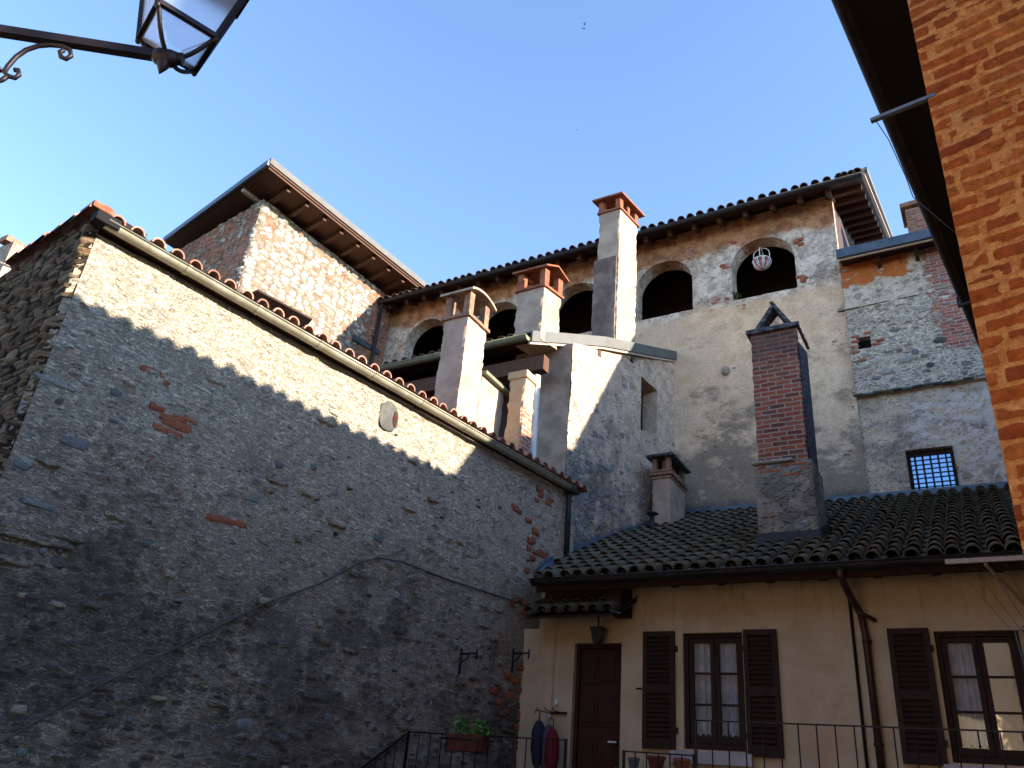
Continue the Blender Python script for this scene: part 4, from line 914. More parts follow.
# barred window
BWT = thing('barred_window', (2.8, YM + .1, 7.02), 'small square window behind an iron grille, reflecting blue sky above the tile roof', 'window')
g = G('sky_reflecting_glass', .12, .5); nn = g.noise(g.pos, 1.5, 3); GLS = g.done((.26, .37, .50), nn, .12, .02, .10, 1.)
mb = MB(); mb.box(2.46, 3.17, YM + .16, YM + .175, 7.05, 7.93); mb.build('pane', GLS, BWT)
mb = MB()
for a in ((2.43, 2.49, 7.02, 7.96), (3.14, 3.2, 7.02, 7.96)): mb.box(a[0], a[1], YM + .12, YM + .2, a[2], a[3])
mb.box(2.49, 3.14, YM + .12, YM + .2, 7.02, 7.08); mb.box(2.49, 3.14, YM + .12, YM + .2, 7.88, 7.96)
mb.build('frame', WOOD_DK, BWT)
mb = MB()
for k in range(5): x = 2.56 + k * .127; mb.tube([(x, YM + .05, 7.0), (x, YM + .05, 7.98)], .014, 6)
for k in range(5): z = 7.14 + k * .175; mb.tube([(2.41, YM + .05, z), (3.22, YM + .05, z)], .013, 6)
mb.build('grille', IRON, BWT)
# chimney on wing roof
zc0 = 12.4 + SW * 2.7; a, b = onY(904, 207, 7), onY(930, 203, 7)
g = G('worn_chimney_brick', .9, .2); bc, bh = brick_layer(g, 1, 1, [(.34, .13, .07), (.26, .09, .06), (.40, .2, .12)], (.36, .28, .22), .24, .08, .014, .03); RBR = g.done(bc, bh, .8, .02)
t = thing('chimney', ((a[0] + b[0]) / 2, 7.3, zc0), 'low broken brick chimney on the wing roof, half hidden behind the dark eave', 'chimney')
mb = MB(); mb.box(a[0], b[0] + .15, 7, 7.7, zc0 - .4, a[2] - .08); mb.build('shaft', RBR, t, .02)
mb = MB(); mb.slab([(a[0] - .09, 6.92, a[2] - .05), (b[0] + .3, 6.92, a[2] + .0), (b[0] + .3, 7.8, a[2]), (a[0] - .09, 7.8, a[2] - .05)], (0, 0, .12)); mb.build('cap', SOOT, t, .02)
#--PART3--
# ================================================================== SMALL CREAM HOUSE
RP = math.tan(math.radians(26)); ZR0 = 4.44
def rz(y): return ZR0 + RP * (y + .5)
def rp(x, y): return on(x, y, [0, -.5, ZR0], [0, -RP, 1])
SH = thing('cream_house', (1, 2, 0), 'small cream-rendered house with brown shutters under a low mossy tile roof', 'house')
DR = (-1.73, -1.03, 1.36, 3.65); W1 = (-.18, .59, 2.38, 3.76); W2 = (2.75, 3.57, 2.38, 3.73)
mb = MB(); wall_holes(mb, (0, 0), (1, 0), -2.3, 4.4, 0, rz(0) - .10, [DR, W1, W2], step=.12, amp=.004, seed=30)
for q in (DR, W1, W2): reveal(mb, *q, .0, .2)
mb.box(-2.3, 4.4, .22, 4.6, 0, 4.5)
for a, b, c, e in ((-2.28, -1.75, 0, 4.5), (-1.01, -.2, 0, 4.5), (.61, 2.73, 0, 4.5), (3.59, 4.38, 0, 4.5), (-1.75, -1.01, 3.67, 4.5), (-.2, .61, 3.78, 4.5), (-.2, .61, 0, 2.36), (2.73, 3.59, 3.75, 4.5), (2.73, 3.59, 0, 2.36)): mb.box(a, b, .02, .21, c, e)
mb.build('wall', BEIGE, SH)
mb = MB(); mb.poly([(-2.6, 0, 0), (-2.6, -.30, 0), (-2.2, -.30, 0), (-2.1, -.26, 0), (-2.04, -.17, 0), (-2.02, -.003, 0)], (0, 0, 3.82))
pz = MB(); pz.poly([(-2.6, 0, 1.35), (-2.6, -.055, 1.35), (-2.12, -.055, 1.35), (-2.06, -.045, 1.35), (-2.03, -.03, 1.35), (-2.02, -.003, 1.35)], (0, 0, 2.50)); pz.build('pilaster', BEIGE, SH, .02)
mb = MB(); mb.box(-.34, .66, -.08, .05, 2.215, 2.355); mb.build('sill', m_plaster('grey_sill_stone', (.36, .34, .35), (.46, .44, .45)), SH, .01)
mb = MB(); mb.box(2.66, 3.7, -.08, .05, 2.215, 2.355); mb.build('sill', bpy.data.materials['grey_sill_stone'], SH, .01)
# door
def panel_door():
    d = MB(); DW = m_wood('dark_red_door_wood', (.030, .008, .005), (.055, .014, .008)); d.box(DR[0] + .04, DR[1] - .04, .13, .17, 1.37, DR[3] - .04); D = d.build('door', DW, SH)
    f = MB(); f.box(DR[0], DR[0] + .05, .08, .18, 1.36, DR[3]); f.box(DR[1] - .05, DR[1], .08, .18, 1.36, DR[3]); f.box(DR[0] + .05, DR[1] - .05, .08, .18, DR[3] - .05, DR[3]); f.build('frame', WOOD_DK, D)
    p = MB()
    for xa in (DR[0] + .10, DR[0] + .38):
        for za_ in (1.5, 2.06, 2.60, 3.14):
            xb = xa + .22; zb = za_ + .42
            p.poly([(xa, .128, za_), (xb, .128, za_), (xb, .128, zb), (xa, .128, zb)], (0, -.012, 0)); p.box(xa + .04, xb - .04, .10, .117, za_ + .05, zb - .05)
    p.split('panel', DW, D, .004)
    h = MB(); h.tube([(DR[1] - .09, .12, 2.42), (DR[1] - .09, .06, 2.42), (DR[1] - .19, .06, 2.42)], .012, 8); h.build('handle', WHITE, D)
panel_door()
CURT = None
g = G('lace_curtain', .9, .1); x_, y_, z_ = g.xyz(); wv = g.ma('SINE', g.ma('MULTIPLY', x_, 62)); pat = g.vor(g.comb(g.ma('MULTIPLY', x_, 9), g.ma('MULTIPLY', z_, 4.5)), 1., rnd=.15)
lace = g.sm(pat, .22, .34); dots = g.sm(g.vor(g.pos, 60), .28, .4)
c = g.mix(g.ma('MULTIPLY', lace, .55), (.52, .52, .60), (.20, .20, .27)); CURT = g.done(g.mix(g.ma('MULTIPLY', dots, .35), c, (.62, .62, .68)), wv, .6, .02)
def glassm():
    g = G('window_glass', .03, .5); g.b.inputs['Transmission Weight'].default_value = 1.; g.b.inputs['IOR'].default_value = 1.45
    g.b.inputs['Base Color'].default_value = (.92, .95, .96, 1)
    n = g.noise(g.pos, 2.2, 2); g.done(None, n, .12, .01); return g.m
WGL = glassm()
DARKROOM = m_plain('dark_room', (.015, .012, .012), 1)
def window(r, curtained, label_):
    x0, x1, z0, z1 = r; t = MB(); fw = .05
    t.box(x0, x0 + fw, .06, .15, z0, z1); t.box(x1 - fw, x1, .06, .15, z0, z1); t.box(x0 + fw, x1 - fw, .06, .15, z1 - fw, z1); t.box(x0 + fw, x1 - fw, .06, .15, z0, z0 + .07)
    Wd = t.build('window', WOOD_DK, SH, .004, label=label_)
    xm = (x0 + x1) / 2
    for a, b, cur in ((x0 + fw, xm, curtained[0]), (xm, x1 - fw, curtained[1])):
        s = MB(); sw = .058; y0, y1 = .085, .13; zz0, zz1 = z0 + .075, z1 - fw - .003
        s.box(a + .003, a + sw, y0, y1, zz0, zz1); s.box(b - sw, b - .003, y0, y1, zz0, zz1); s.box(a + sw, b - sw, y0, y1, zz1 - sw, zz1); s.box(a + sw, b - sw, y0, y1, zz0, zz0 + sw + .02)
        h_ = (zz1 - zz0 - 2 * sw - .02) / 3
        for k in (1, 2): s.box(a + sw, b - sw, y0 + .005, y1, zz0 + sw + .02 + h_ * k - .012, zz0 + sw + .02 + h_ * k + .012)
        s.build('sash', WOOD_DK, Wd, .003)
        s = MB(); s.box(a + sw - .004, b - sw + .004, .108, .112, zz0 + sw, zz1 - sw + .004); s.build('pane', WGL if cur else GLS2, Wd)
        if cur:
            s = MB(); n = 24; V = []; xa, xb = a + sw - .02, b - sw + .02
            for k in range(n + 1):
                xx = xa + (xb - xa) * k / n; yy = .175 + .012 * math.sin(k * 1.35); V += [(xx, yy, zz0 + .09 + .03 * abs(math.sin(k * .5))), (xx, yy, zz1)]
            s.add(V, [(2 * k, 2 * k + 2, 2 * k + 3, 2 * k + 1) for k in range(n)], True); s.build('curtain', CURT, Wd)
g = G('reflecting_pane', .06, .6); nn = g.noise(g.pos, 2.5, 3); GLS2 = g.done((.42, .40, .38), nn, .15, .02, .06, .9)
window(W1, (True, True), 'window with lace curtains in both sashes'); window(W2, (True, False), 'window reflecting a sunlit wall in its right sash')
mb = MB(); mb.box(W1[0] - .3, W1[1] + .3, .212, .216, 2.3, 3.8); mb.box(W2[0] - .3, W2[1] + .3, .212, .216, 2.3, 3.8); mb.split('dark_interior', DARKROOM, SH)
for x0, x1, z0, z1, lab in ((-.71, -.28, 2.36, 3.78, None), (.61, 1.02, 2.33, 3.78, None), (2.27, 2.70, 2.34, 3.76, None), (3.62, 4.03, 2.34, 3.76, None)):
    s = MB(); y0, y1 = -.055, -.012; q = .06
    s.box(x0, x0 + q, y0, y1, z0, z1); s.box(x1 - q, x1, y0, y1, z0, z1); zm = z0 + (z1 - z0) * .46
    for a, b in ((z0, z0 + .10), (zm, zm + .09), (z1 - .07, z1)): s.box(x0 + q, x1 - q, y0, y1, a, b)
    s.box(x0 + q, x1 - q, y1 - .006, y1 - .001, z0 + .1, z1 - .07); T_ = s.build('shutter', WOOD_DK, SH, .004)
    s = MB()
    for a, b in ((z0 + .10, zm), (zm + .09, z1 - .07)):
        nn_ = int((b - a) / .052)
        for k in range(nn_):
            z = a + (b - a) * (k + .5) / nn_; s.hexa([(x0 + q - .004, y0 + .004, z - .03), (x1 - q + .004, y0 + .004, z - .03), (x1 - q + .004, y1 - .004, z + .008), (x0 + q - .004, y1 - .004, z + .008), (x0 + q - .004, y0 + .004, z - .02), (x1 - q + .004, y0 + .004, z - .02), (x1 - q + .004, y1 - .004, z + .018), (x0 + q - .004, y1 - .004, z + .018)])
    s.build('louvres', WOOD_DK, T_)
    s = MB(); hx = x1 if x0 < .2 or 2 < x0 < 3 else x0
    for z in (z0 + .22, z1 - .22): s.box(hx - .02, hx + .03, -.03, .0, z - .035, z + .035)
    s.split('hinge', IRON, T_)
s = MB(); s.tube([(-.715, -.06, 3.06), (-.79, -.06, 3.06)], .012, 6); s.build('shutter_catch', IRON, SH)
# roof
def lbx(y):     # left limit of the roof: rubble wall, then the bulging wall
    if y < .9: return -2.48 + .155 * y - .0
    t = min(1, max(0, (y - .98) / 3.92)); return (1 - t) ** 2 * P0[0] + 2 * t * (1 - t) * P1[0] + t * t * P2[0]
mb = MB(); 
ys = np.linspace(-.56, 4.83, 14)
for a, b in zip(ys[:-1], ys[1:]):
    la, lb = lbx(a) + (.0 if a > .2 else .50), lbx(b) + (.0 if b > .2 else .50)
    mb.hexa([(la - .1, a, rz(a) - .09), (4.35, a, rz(a) - .09), (4.35, b, rz(b) - .09), (lb - .1, b, rz(b) - .09), (la - .1, a, rz(a) - .03), (4.35, a, rz(a) - .03), (4.35, b, rz(b) - .03), (lb - .1, b, rz(b) - .03)])
HR = mb.build('roof', WOOD_DK, SH)
mb = MB(); s4 = V3(0, 1, RP); s4 /= np.linalg.norm(s4)
tiles(mb, V3(-2.44, -.62, rz(-.62)), V3(1, 0, 0), s4, 6.75, 6.05, col=.205, row=.345, r=.086, jit=.024, skip=lambda a: a[0] < (lbx(a[1]) + .08 if a[1] > .2 else -2.06) or (.66 < a[0] < 1.5 and .7 < a[1] < 1.3) or (a[1] > 4.75))
mb.build('roof_tiles', TILE_OLD, HR)
mb = MB(); gutter(mb, (-2.08, -.70, rz(-.62) - .02), (4.4, -.70, rz(-.62) - .02), .075); 
HG = mb.build('gutter', GUT_DK, SH)
mb = MB(); mb.box(-2.08, 4.35, -.58, -.54, rz(-.6) - .16, rz(-.6) - .03); mb.build('eave_board', WOOD_DK, HR)
mb = MB()
for k in range(11): x = -1.9 + k * .6; mb.bar((x, -.54, rz(-.54) - .15), (x, .02, rz(.02) - .15), .09, .11)
mb.split('rafter', WOOD_DK, HR)
mb = MB(); fl = [rp(*q) for q in ((536, 596), (575, 559), (604, 547), (632, 537), (650, 530), (668, 522))]; fl[0] = V3(-2.42 + .24, -.55, rz(-.55)); fl = [V3(-2.10, -.62, rz(-.6))] + [V3(lbx(y) + .05, y, rz(y)) for y in (.2, .9, 1.8, 2.8, 3.5, 4.2, 4.78)]
for a, b in zip(fl[:-1], fl[1:]): mb.bar(a + V3(0, 0, .08), b + V3(0, 0, .08), .03, .11); mb.bar(a + V3(.08, 0, .07), b + V3(.08, 0, .07), .14, .02)
mb.bar((-1.85, 4.80, rz(4.8) + .10), (4.3, 4.80, rz(4.8) + .08), .035, .12)
mb.build('flashing', FLASH, HR)
# downpipes
mb = MB(); mb.tube([(1.93, -.70, rz(-.62) - .08), (1.93, -.70, 4.22), (1.96, -.45, 4.08), (2.02, -.12, 3.92), (2.04, -.07, 3.7), (2.06, -.07, 1.4)], .042, 10)
for z in (3.6, 2.5): mb.tube([(2.05, -.07, z), (2.05, -.07, z + .03)], .055, 10)
mb.tube([(2.0, -.2, 3.93), (2.16, -.03, 3.86)], .025, 8)
mb.build('downpipe', PIPE_BR, SH)
mb = MB(); mb.tube([(1.91, -.60, 4.25), (1.90, -.03, 4.1), (1.90, -.025, 1.4)], .018, 6); mb.build('conduit', GUT_DK, SH)
# porch canopy
PC = MB(); s5 = V3(0, .60, .30); s5 /= np.linalg.norm(s5); pa, pb_ = onY(527, 614, -.58), onY(612, 612, -.58)
tiles(PC, V3(pa[0] + .05, -.60, pa[2] - .02), V3(1, 0, 0), s5, 1.18, .66, col=.195, row=.33, r=.086)
PT = MB(); PT.slab([(pa[0] - .02, -.55, pa[2] - .06), (pb_[0] + .02, -.55, pa[2] - .06), (pb_[0] + .02, -.005, pa[2] + .21), (pa[0] - .02, -.005, pa[2] + .21)], (0, 0, .04))
PO = PT.build('porch_roof', WOOD_DK, SH); PC.build('porch_tiles', TILE_OLD, PO)
mb = MB(); mb.slab([(pb_[0] - .02, -.60, pa[2] - .01), (pb_[0] + .12, -.60, pa[2] - .04), (pb_[0] + .12, -.01, pa[2] + .26), (pb_[0] - .02, -.01, pa[2] + .29)], (0, 0, .02)); mb.build('porch_flashing', SHEET_DK, PO)
mb = MB(); mb.box(-2.22, -1.12, -.05, -.006, 4.23, 4.46); mb.build('porch_board', WOOD_BR, PO)
mb = MB(); a = onY(607, 588, -.4); b = onY(621, 612, -.4); mb.box(a[0], b[0], -.42, -.01, b[2], a[2] + .12); mb.build('porch_bracket', WOOD_DK, PO)
# porch lantern
pl_ = thing('porch_lantern', (-1.25, -.2, 3.6), 'small dark lantern hanging under the tiled porch canopy by the door', 'lantern')
mb = MB(); mb.hexa([(-1.32, -.30, 3.60), (-1.22, -.30, 3.60), (-1.22, -.20, 3.60), (-1.32, -.20, 3.60), (-1.35, -.33, 3.78), (-1.19, -.33, 3.78), (-1.19, -.17, 3.78), (-1.35, -.17, 3.78)]); mb.build('shade', m_plain('smoked_glass', (.03, .028, .03), .2), pl_)
mb = MB(); mb.box(-1.36, -1.18, -.34, -.16, 3.78, 3.80); mb.tube([(-1.27, -.25, 3.80), (-1.27, -.25, 4.05)], .012, 6); mb.build('bracket', IRON, pl_)

# chimney of red brick on the roof
b0 = rp(765, 548); YB = .73; bx0 = onY(751, 345, YB)[0]; bx1 = onY(797, 335, YB)[0]; bxb = onY(816, 540, YB)[0]; zt_ = onY(750, 336, YB)[2]
g = G('red_chimney_brick', .9, .2); bc, bh = brick_layer(g, 1, 1, [(.19, .045, .026), (.32, .08, .036), (.25, .06, .03), (.09, .035, .028), (.29, .095, .05)], (.34, .25, .19), .225, .076, .012, .03)
sootm = g.sm(g.ma('ADD', g.xyz()[2], g.ma('MULTIPLY', g.noise(g.pos, 4, 5), .9)), 8.2, 8.7); bc = g.mix(g.ma('MULTIPLY', sootm, .6), bc, (.05, .035, .03)); lich = g.sm(g.noise(g.pos, 5, 7, .7), .56, .66); bc = g.mix(g.ma('MULTIPLY', lich, .45), bc, (.10, .06, .05)); REDB = g.done(bc, bh, .9, .018)
BC = thing('brick_chimney', ((bx0 + bx1) / 2, 1.07, 5.0), 'tall dark red brick chimney on the mossy roof with two slabs leaning together on top', 'chimney')
mb = MB(); mb.rbox(bx0, bx1, YB, 1.42, 6.22, zt_, .04, .009, 2); mb.build('stack', REDB, BC)
mb = MB(); wall_grid(mb, (bx0 - .05, YB - .03), (1, 0), 0, bx1 - bx0 + .10, 4.8, 6.27, step=.04, amp=.02, seed=40, stone=.05, ring=.02); mb.box(bx0 - .03, bx1 + .05, YB + .0, 1.45, 4.8, 6.28)
mb.cur = 1
for k in range(6): mb.blob((bx0 - .02 + k * .09, YB - .035, 6.29), (V3(1, 0, 0), V3(0, 0, 1), V3(0, -1, 0)), (.07, .03, .05), .7, 10, 6, .2, 1, .9 if k < 3 else .5)
for k in range(12): mb.blob((bx0 + .06 + .11 * (k * 5 % 6) + .03 * (k // 6), YB - .03, 6.22 - .075 * (k // 4)), (V3(1, 0, 0), V3(0, 0, 1), V3(0, -1, 0)), (.075, .026, .022), .5, 10, 6, .15, 1, random.uniform(0, .19))
mb.build('rendered_base', [ROUND, BITS], BC)
g = G('dark_mottled_coat', .95, .1); n1 = g.noise(g.vm('MULTIPLY', g.pos, (1, 1, 2)), 9, 7, .75); DKR = g.done(g.mix(g.sm(n1, .45, .62), (.045, .04, .045), (.15, .14, .15)), n1, 1., .04)
mb = MB(); wall_grid(mb, (bx1 + .008, YB + .01), (0, 1), 0, .70, 4.85, zt_ - .02, step=.04, amp=.012, seed=41, ring=.0); mb.build('dark_side_coat', DKR, BC)  # thin dark coat laid over the stack's right face
mb = MB(); mb.box(bx0 - .06, bx1 + .06, YB - .06, 1.48, zt_, zt_ + .08); mb.build('cap', DKR, BC, .015)
za0 = zt_ + .08; xa_, xb2 = bx0 + .06, bx1 - .05; ap = onY(771, 302, YB); xm_ = ap[0]; za1 = ap[2]
mb = MB(); mb.slab([(xa_, YB - .02, za0), (xm_, YB - .02, za1 - .05), (xm_, 1.42, za1 - .05), (xa_, 1.42, za0)], (.075, 0, 0)); mb.build('leaning_slab', DKR, BC, .008)
mb = MB(); mb.slab([(xb2, YB - .02, za0), (xm_ + .03, YB - .02, za1), (xm_ + .03, 1.0, za1), (xb2, 1.0, za0)], (-.06, 0, 0)); mb.build('leaning_slab', WOOD_PALE if False else DKR, BC, .008)
mb = MB(); mb.bar((bx0 - .07, YB - .06, rz(YB) + .11), (bx1 + .09, YB - .06, rz(YB) + .11), .03, .16); mb.bar((bx1 + .08, YB - .05, rz(YB) + .12), (bx1 + .08, 1.45, rz(1.4) + .12), .03, .16); mb.build('flashing', GUT_DK, BC)
# small chimney by the round wall
SC = thing('chimney', (-1.7, 3.7, 6.3), 'small squat chimney with a sooty tile top tucked in the corner against the beige wall', 'chimney')
y0 = 3.4; ax0 = onY(652, 484, y0)[0]; ax1 = onY(670, 480, y0)[0]; zt1 = onY(661, 479, y0)[2]; y1 = onX(685, 485, ax1)[1]
mb = MB(); mb.rbox(ax0, ax1, y0, y1, 6.1, zt1, .05, .009, 6); mb.build('shaft', CHIM, SC)
mb = MB(); 
for k, o_ in enumerate((.02, .05, .035)): mb.box(ax0 - o_, ax1 + o_, y0 - o_, y1 + o_, zt1 + .002 + k * .065, zt1 + .06 + k * .065)
mb.build('collar', SOOT, SC, .015)
zc_ = zt1 + .197; zt2 = zc_ + .24
mb = MB()
for xa in (ax0, ax1 - .09):
    for ya in (y0, y1 - .09): mb.box(xa, xa + .09, ya, ya + .09, zc_, zt2)
mb.box(ax0 + .15, ax1 - .12, y0 + .15, y1 - .15, zc_, zt2); mb.split('pier', SOOT, SC)
mb = MB(); mb.slab([(ax0 - .10, y0 - .10, zt2), (ax1 + .10, y0 - .10, zt2), (ax1 + .10, y1 + .10, zt2), (ax0 - .10, y1 + .10, zt2)], (0, 0, .06)); mb.build('cap', DKR, SC, .02)
# vent flue
p = onY(652, 530, 3.0); q = onY(650, 514, 3.0)
mb = MB(); mb.tube([(p[0], 3.0, rz(3.0) - .05), (p[0], 3.0, q[2])], .045, 10); mb.tube([(p[0], 3, q[2] - .03), (p[0], 3, q[2]), (p[0], 3, q[2] + .05)], [.05, .12, .03], 12)
tag(mb.build('vent_pipe', GUT_DK), 'short dark vent pipe with flat hat on the tile roof near the squat corner chimney', 'pipe')

# ================================================================== TERRACE THINGS
def rail(name, x0, x1, z, zb, y, sp, label, lower=True, post=True, ends=None):
    t = thing(name, ((x0 + x1) / 2, y, zb), label, 'railing', 'iron railings of the terrace')
    m = MB(); m.bar((x0, y, z), (x1, y, z - .005), .03, .012); m.bar((x0, y, zb + .08), (x1, y, zb + .08), .025, .012); m.split('rail', IRON, t)
    m = MB(); n = int(round((x1 - x0) / sp))
    for k in range(1, n): x = x0 + (x1 - x0) * k / n; m.tube([(x, y, zb + .08), (x, y, z)], .007, 6)
    m.split('bar', IRON, t)
    m = MB()
    for x in (x0, x1): m.bar((x, y, zb), (x, y, z + .01), .025, .025, (0, 1, 0))
    m.split('post', IRON, t)
    return t
YR = -2.2
rail('railing', -2.73, -.70, 2.245, 1.35, YR, .152, 'black iron railing in front of the rubble wall, carrying the planter box')
rail('railing', -.05, .67, 2.165, 1.35, YR, .125, 'short low black iron railing in front of the row of pots')
rail('railing', .69, 3.75, 2.475, 1.35, YR, .165, 'long black iron railing running under both shuttered windows')
t = thing('stair_railing', (-2.9, YR, 1.0), 'black iron stair rail sloping down beside the rubble wall at the left end', 'railing', 'iron railings of the terrace')
m = MB(); m.bar((-2.75, YR - .02, 2.22), (-2.95, YR - 1.2, 1.4), .03, .014); m.build('rail', IRON, t)
m = MB()
for k in range(1, 9): f_ = k / 9; m.tube([(-2.75 - .2 * f_, YR - .02 - 1.18 * f_, 2.22 - .82 * f_), (-2.75 - .2 * f_, YR - .02 - 1.18 * f_, 1.35 - .82 * f_)], .007, 6)
m.split('bar', IRON, t)
# planter
a, b = onY(450, 734, -2.3), onY(487, 736, -2.3)
t = thing('planter_box', ((a[0] + b[0]) / 2, -2.3, a[2] - .17), 'brown trough planter with two small green plants in a wire holder on the iron railing', 'planter')
m = MB(); m.hexa([(a[0] + .03, -2.38, a[2] - .17), (b[0] - .03, -2.38, a[2] - .17), (b[0] - .03, -2.24, a[2] - .17), (a[0] + .03, -2.24, a[2] - .17), (a[0], -2.40, a[2]), (b[0], -2.40, a[2]), (b[0], -2.22, a[2]), (a[0], -2.22, a[2])]); m.build('trough', m_plain('brown_trough', (.085, .028, .018), .8), t, .008)
m = MB(); zq = a[2] - .05; m.tube([(a[0] - .05, -2.42, zq), (b[0] + .05, -2.42, zq), (b[0] + .05, -2.21, zq), (a[0] - .05, -2.21, zq), (a[0] - .05, -2.42, zq)], .007, 5)
for x in (a[0] + .04, b[0] - .04): m.tube([(x, -2.42, zq), (x, -2.42, zq - .13), (x, -2.2, zq - .13), (x, -2.2, zq + .05)], .007, 5)
m.build('wire_holder', IRON, t)
leaves('plant', (a[0] + .13, -2.31, a[2] + .09), .10, 80, .035, '', '', LEAF, t, 1.1); leaves('plant', (a[0] + .40, -2.31, a[2] + .06), .13, 130, .035, '', '', LEAF, t, .8)
m = MB(); 
for x, h_ in ((a[0] + .12, .16), (a[0] + .38, .12), (a[0] + .44, .10)): m.tube([(x, -2.31, a[2] - .02), (x + .02, -2.31, a[2] + h_)], .004, 5)
m.split('stem', LEAF, t)
# bench and pots
t = thing('white_bench', (-.25, -.9, 1.35), 'narrow white bench behind the low railing holding three flower pots', 'bench')
m = MB(); m.box(-.66, .32, -1.02, -.76, 2.03, 2.065); m.build('top', WHITE, t, .005)
m = MB()
for x in (-.6, .26):
    for y in (-.99, -.79): m.bar((x, y, 1.352), (x, y, 2.03), .03, .03, (0, 1, 0))
m.split('leg', WHITE, t)
def pot(x, y, z, r, h, mat, label, n=0):
    t = thing('flower_pot', (x, y, z), label, 'flower pot'); m = MB()
    m.tube([(x, y, z + .001), (x, y, z + h * .8), (x, y, z + h * .8), (x, y, z + h)], [r * .7, r * .95, r * 1.08, r * 1.1], 18); m.build('pot', mat, t)
    m = MB(); m.tube([(x, y, z + h), (x, y, z + h + .006)], r * .95, 16); m.build('soil', DARKROOM, t)
    return t
pot(-.47, -.9, 2.066, .065, .12, m_plain('grey_plastic', (.10, .11, .13), .5), 'small grey flower pot, leftmost on the white bench')
pot(-.20, -.9, 2.066, .10, .15, m_plain('red_clay', (.16, .035, .02), .8), 'big red clay pot, middle one on the white bench')
pot(.10, -.9, 2.066, .09, .14, TERRA, 'pale terracotta pot, rightmost on the white bench')
# umbrellas
def umbrella(x, y, z, col, label, rot, ln=.62):
    t = thing('folded_umbrella', (x, y, z - ln), label, 'umbrella', 'folded umbrellas hung by the door'); m = MB()
    pts = [(x + .035 * math.cos(a_), y, z + .035 * math.sin(a_)) for a_ in np.linspace(math.pi * 1.05, 0, 8)]
    m.tube(pts + [(x + .035, y, z - .10)], .009, 8); m.build('handle', m_plain('handle_' + col[0], col[2], .4), t)
    m = MB(); n = 22; V = []; prof = [(0, .012), (.02, .035), (.12, .07), (.34, .075), (ln - .08, .045), (ln, .006)]
    for d_, r_ in prof:
        for k in range(n): q = 1 + .28 * (k % 2 * 2 - 1); V.append((x + .035 + r_ * q * math.cos(2 * math.pi * k / n + rot), y + r_ * q * math.sin(2 * math.pi * k / n + rot), z - .09 - d_))
    m.add(V, [(i * n + k, i * n + (k + 1) % n, (i + 1) * n + (k + 1) % n, (i + 1) * n + k) for i in range(len(prof) - 1) for k in range(n)], True)
    m.build('canopy', m_plain('cloth_' + col[0], col[1], .8), t)
umbrella(-2.06, -.34, 2.70, ('dark', (.02, .022, .045), (.03, .02, .02)), 'dark blue folded umbrella hanging left of the red one by the door', 0, .6)
umbrella(-1.82, -.40, 2.60, ('red', (.16, .010, .018), (.16, .03, .12)), 'red folded umbrella with purple handle hanging from a hook by the door', .4, .62)
umbrella(-1.95, -.28, 2.66, ('silver', (.10, .07, .11), (.35, .38, .45)), 'grey folded umbrella squeezed between the red and the dark blue one', .2, .7)
m = MB(); m.bar((-2.10, -.02, 2.74), (-1.79, -.02, 2.74), .02, .03)
for x in (-2.04, -1.92, -1.80): m.tube([(x, -.02, 2.73), (x, -.38, 2.73), (x, -.42, 2.76)], .007, 5)
tag(m.build('umbrella_rack', IRON), 'dark hook rail fixed to the cream wall, holding the umbrellas', 'rack')
p = onY(557, 702, -.02); m = MB(); m.box(p[0] - .02, p[0] + .02, -.05, -.004, p[2] - .04, p[2] + .03); m.tube([(p[0] - .01, -.02, p[2] + .03), (p[0] - .02, -.02, p[2] + .9)], .004, 5); tag(m.build('bell_push', WHITE, None, .005), 'tiny white bell push and wire on the cream wall left of the door', 'bell')
# drying rack
t = thing('drying_rack', (3.4, -.5, 3.7), 'wooden clothes drying rack with thin lines under the eave above the right window', 'clothes rack')
a = onY(945, 562, -.78); b = onY(1024, 557, -.78); c_ = onY(1008, 629, -.10); d_ = onY(1040, 630, -.10)
m = MB(); m.bar((a[0], -.78, a[2]), (b[0] + .35, -.78, a[2]), .03, .05); m.bar((c_[0], -.1, c_[2]), (c_[0] + .5, -.1, c_[2]), .03, .03); m.split('bar', WOOD_PALE, t)
m = MB(); e_ = onY(985, 564, -.76); f_ = onY(1024, 577, -.3); m.bar((e_[0], -.76, e_[2]), (f_[0] + .05, -.02, f_[2] - .35), .02, .035); m.build('arm', WOOD_PALE, t)
m = MB(); m.bar((c_[0] + .06, -.1, c_[2]), (c_[0] + .10, -.02, c_[2] - .5), .02, .02); m.build('stay', SHEET, t)
m = MB()
for k in range(5): x = a[0] + .06 + k * .16; x2 = c_[0] + .02 + k * .09; m.tube([(x, -.78, a[2]), (x2, -.1, c_[2])], .0028, 4)
m.split('line', SHEET, t)

# ================================================================== ORANGE BRICK HOUSE (right)
r_ = ray(977, 333)[:2]; r_ /= np.linalg.norm(r_); CO = C[:2] + r_ * 3.1; DE = vp(1201); DF = -vp(-450); NF = np.array([DF[1], -DF[0]]); LE = np.array([DE[1], -DE[0]])
OH = thing('orange_brick_house', (CO[0] + 1, CO[1] + 2, 0), 'orange brick house with broad smeared mortar and dark overhanging eave at the right edge', 'house')
g = G('orange_brick', .9, .2); nz = g.noise(g.pos, 22, 8, .75); f2_ = g.noise(g.pos, 80, 6, .75); lo_ = g.noise(g.pos, 2.2, 5, .6)
c = g.ramp(g.att('sd'), [(0, (.42, .085, .015)), (.25, (.56, .125, .018)), (.5, (.34, .065, .015)), (.75, (.62, .18, .035)), (1, (.48, .10, .02))])
c = g.mix(.9, c, g.ramp(nz, [(.28, (.42, .38, .36)), (.72, (1.4, 1.35, 1.3))]), 'MULTIPLY')
